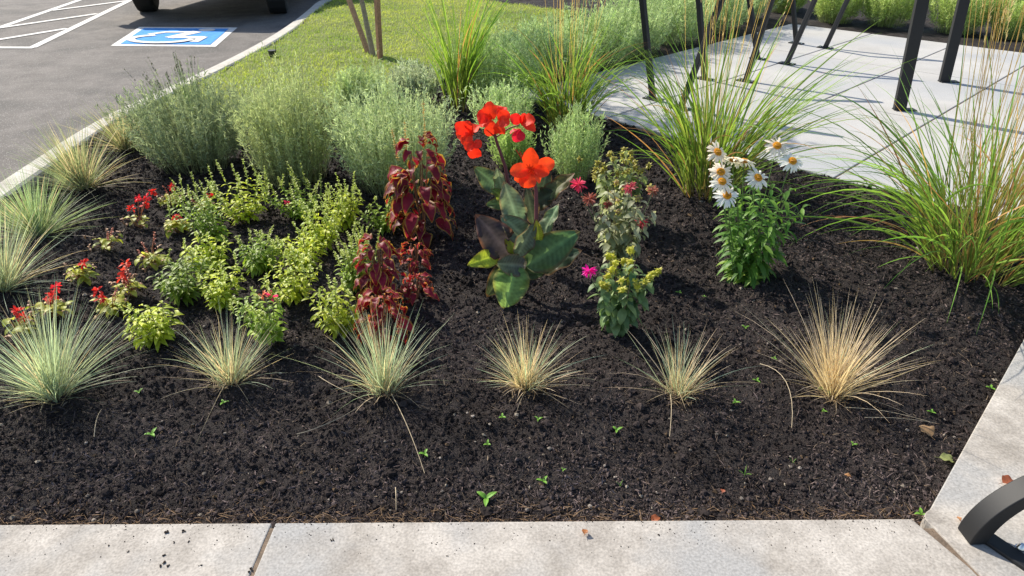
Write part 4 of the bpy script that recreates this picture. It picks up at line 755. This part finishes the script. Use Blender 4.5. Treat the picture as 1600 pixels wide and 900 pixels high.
# seedlings and fallen bits
wd = [(760, 782, 1.7, 'largest weed seedling, star shaped, near the front sidewalk centre'), (849, 757, 1, 'weed seedling right of the star shaped one near the front sidewalk'), (968, 762, .6, 'tiny weed seedling below the straw tuft row, left of the grassy sprout'), (1163, 742, 1, 'grassy green sprout in the bare mulch right of centre'), (240, 687, 1.2, 'pale two leaved seedling in the mulch under the second fescue tuft'), (350, 631, .9, 'seedling at the foot of the second fescue tuft'), (222, 627, .8, 'seedling between the first and second fescue tufts'),
      (664, 716, 1, 'seedling beside the long stray straw right of the third fescue'), (785, 665, .8, 'left seedling under the fourth fescue tuft'), (841, 666, .8, 'right seedling under the fourth fescue tuft'), (963, 679, 1, 'seedling between the fourth and fifth fescue tufts'), (762, 702, .8, 'seedling in the mulch above the star shaped weed'), (1183, 592, .8, 'seedling between the fifth and sixth fescue tufts, upper left'), (1150, 625, .9, 'seedling right of the smallest fescue tuft'), (1210, 560, .7, 'seedling left of the large straw tuft'), (1290, 612, 1.4, 'bright green seedling at the base of the large straw tuft'),
      (1288, 640, .7, 'seedling just in front of the large straw tuft'), (1548, 606, .9, 'seedling by the right sidewalk edge'), (1453, 650, .8, 'seedling right of the large straw tuft near the walk'), (1441, 798, 1.1, 'seedling in the corner where the two sidewalks meet'), (1165, 509, .9, 'seedling above the fifth fescue tuft in open mulch'), (1061, 458, .9, 'seedling between the bee balm and the daisy'), (1100, 464, .6, 'small seedling under the left side of the daisy'), (1538, 487, .7, 'seedling in front of the large right reed grass'), (1240, 718, .6, 'very small seedling in the mulch right of the grassy sprout'), (880, 740, .5, 'very small seedling between two weeds near the sidewalk'), (1335, 690, .6, 'dim seedling in the shadow in front of the straw tuft')]
for i, (x, y, s, lab) in enumerate(wd):
    b = gpt(x, y); rr = rs(800 + i); n = 12 if s > 1.3 else (9 if s > .8 else 6); g = G(); az = np.arange(n) * 2.1 + rr.rand() * 6; grassy = 'grassy' in lab
    D = np.c_[np.cos(az), np.sin(az), np.full(n, 2.2 if grassy else .55) + rr.rand(n) * .4]; strip(g, np.zeros((n, 3)) + (0, 0, .008), D, (0, 0, -1), (.019 + .01 * rr.rand(n)) * s * (1.5 if grassy else 1), (.003 if grassy else .0105) * s, .8, OV, (.16, .36, .04), (.26, .48, .08), cols=(-1, 0, 1), fold=.2)
    tube(g, [(0, 0, -.004), (0, 0, .012)], .0012, .001, 4, (.2, .3, .1)); o = g.build('weed_seedling', M_leaf); o.location = b; o.scale = (.8,) * 3; tag(o, lab, 'seedling', 'weed seedlings in the mulch')
lv = [(1452, 690, .05, .034, (.3, .19, .1), 1.9, 'large curled tan fallen leaf near the right sidewalk edge', .25), (1466, 719, .045, .026, (.3, .33, .12), 5.9, 'yellow green fallen leaf just below the tan one', .02), (1566, 756, .045, .028, (.26, .08, .04), .2, 'reddish brown fallen leaf on the right sidewalk by the steel hoop', .0),
      (913, 836, .018, .012, (.33, .13, .05), 1.3, 'small rust fallen leaf lying on the front sidewalk', .0), (1018, 815, .03, .018, (.33, .1, .04), .5, 'crumpled rust fallen leaf at the front sidewalk edge', .1), (1128, 772, .014, .01, (.4, .12, .06), 1.1, 'tiny red fallen leaf in the mulch near the front', .05), (1330, 742, .018, .01, (.4, .2, .08), 2.6, 'small orange fallen leaf in the mulch left of the walk corner', .05), (1500, 815, .016, .008, (.4, .2, .1), 1.6, 'thin tan leaf scrap on the walk left of the steel hoop', .0)]
for i, (x, y, L, W, c, az, lab, up) in enumerate(lv):
    on = 'sidewalk' in lab and 'edge' not in lab or 'walk left' in lab; b = P(x, y, ZT + .006) if on else gpt(x, y) + (0, 0, .012); g = G(); t = np.linspace(0, 1, 12)
    strip(g, [(0, 0, .004)], [(math.cos(az), math.sin(az), .35 + up)], (0, 0, -1), L, W * 1.4, .9, np.clip(np.sin(np.pi * t ** .8), .04, 1), c, np.array(c) * 1.2, cols=(-1, -.5, 0, .5, 1), fold=.35, wave=.2); tube(g, [(0, 0, .004), (-math.cos(az) * L * .3, -math.sin(az) * L * .3, .003)], .0008, .0006, 4, c)
    o = g.build('fallen_leaf', M_leaf, smooth=True); o.location = b; tag(o, lab, 'leaf', 'fallen leaves')
st_ = [((612, 625), (640, 680), (664, 745), 'long straight straw blade lying below the third fescue tuft'), ((465, 686), (520, 684), (563, 645), 'curved straw blade lying between the second and third fescue tufts'), ((500, 598), (530, 625), (580, 638), 'straw blade curving towards the foot of the third fescue tuft'), ((1187, 570), (1243, 590), (1238, 665), 'forked bent straw stalk standing left of the large straw tuft'), ((1046, 620), (1049, 650), (1045, 690), 'thin straw blade lying straight below the smallest fescue tuft'), ((150, 690), (156, 670), (162, 648), 'short straw blade in the shaded mulch below the big blue green tuft'), ((618, 762), (620, 780), (619, 798), 'short pale straw standing near the front sidewalk'), ((1350, 655), (1400, 662), (1460, 668), 'straw blade lying right of the large straw tuft'), ((1320, 640), (1380, 650), (1450, 668), 'long straw blade trailing right and down from the large straw tuft')]
for a, m_, e, lab in st_:
    pts = np.array([gpt(*a), gpt(*m_), gpt(*e)]) + (0, 0, .012); t = np.linspace(0, 1, 9)[:, None]; c = pts[0] * (1 - t) ** 2 + 2 * t * (1 - t) * pts[1] + t * t * pts[2]; c[:, 2] += .012 * np.sin(t[:, 0] * 3.1); g = G(); tube(g, c, .0013, .0007, 4, (.5, .4, .26)); tag(g.build('dry_straw', M_stem, origin=pts[0]), lab, 'straw', 'loose dry straws on the mulch')
# clods spilled on the pavement
rr = rs(44); cl = [(262, 832, .005), (256, 868, .003), (254, 880, .004), (262, 884, .0035), (287, 830, .003), (295, 846, .002), (272, 847, .002), (393, 889, .004), (520, 843, .003), (313, 883, .002), (200, 862, .002), (170, 852, .002), (1030, 836, .002), (700, 868, .0015)]
g = G(); cc = []; rad_ = []
for x, y, r in cl:
    p = P(x, y, ZT + r * .5)
    for k in range(5): cc.append(p + rr.randn(3) * (r * .8, r * .8, 0)); rad_.append(r * (.4 + .5 * rr.rand()))
n = 1300; x = -1.6 + 2.8 * rr.rand(n); y = np.array([fl(q) for q in x]) + .004 - .12 * rr.rand(n) ** 5
for a, b in zip(x, y): cc.append((a, b, ZT + .0005)); rad_.append(.0006 + .0014 * rr.rand() ** 3)
balls(g, cc, np.array(rad_), (.04, .03, .025), 3, .7); tag(g.build('spilled_soil', M_chip), 'dark soil crumbs spilled on the front sidewalk', 'soil', kind='stuff')
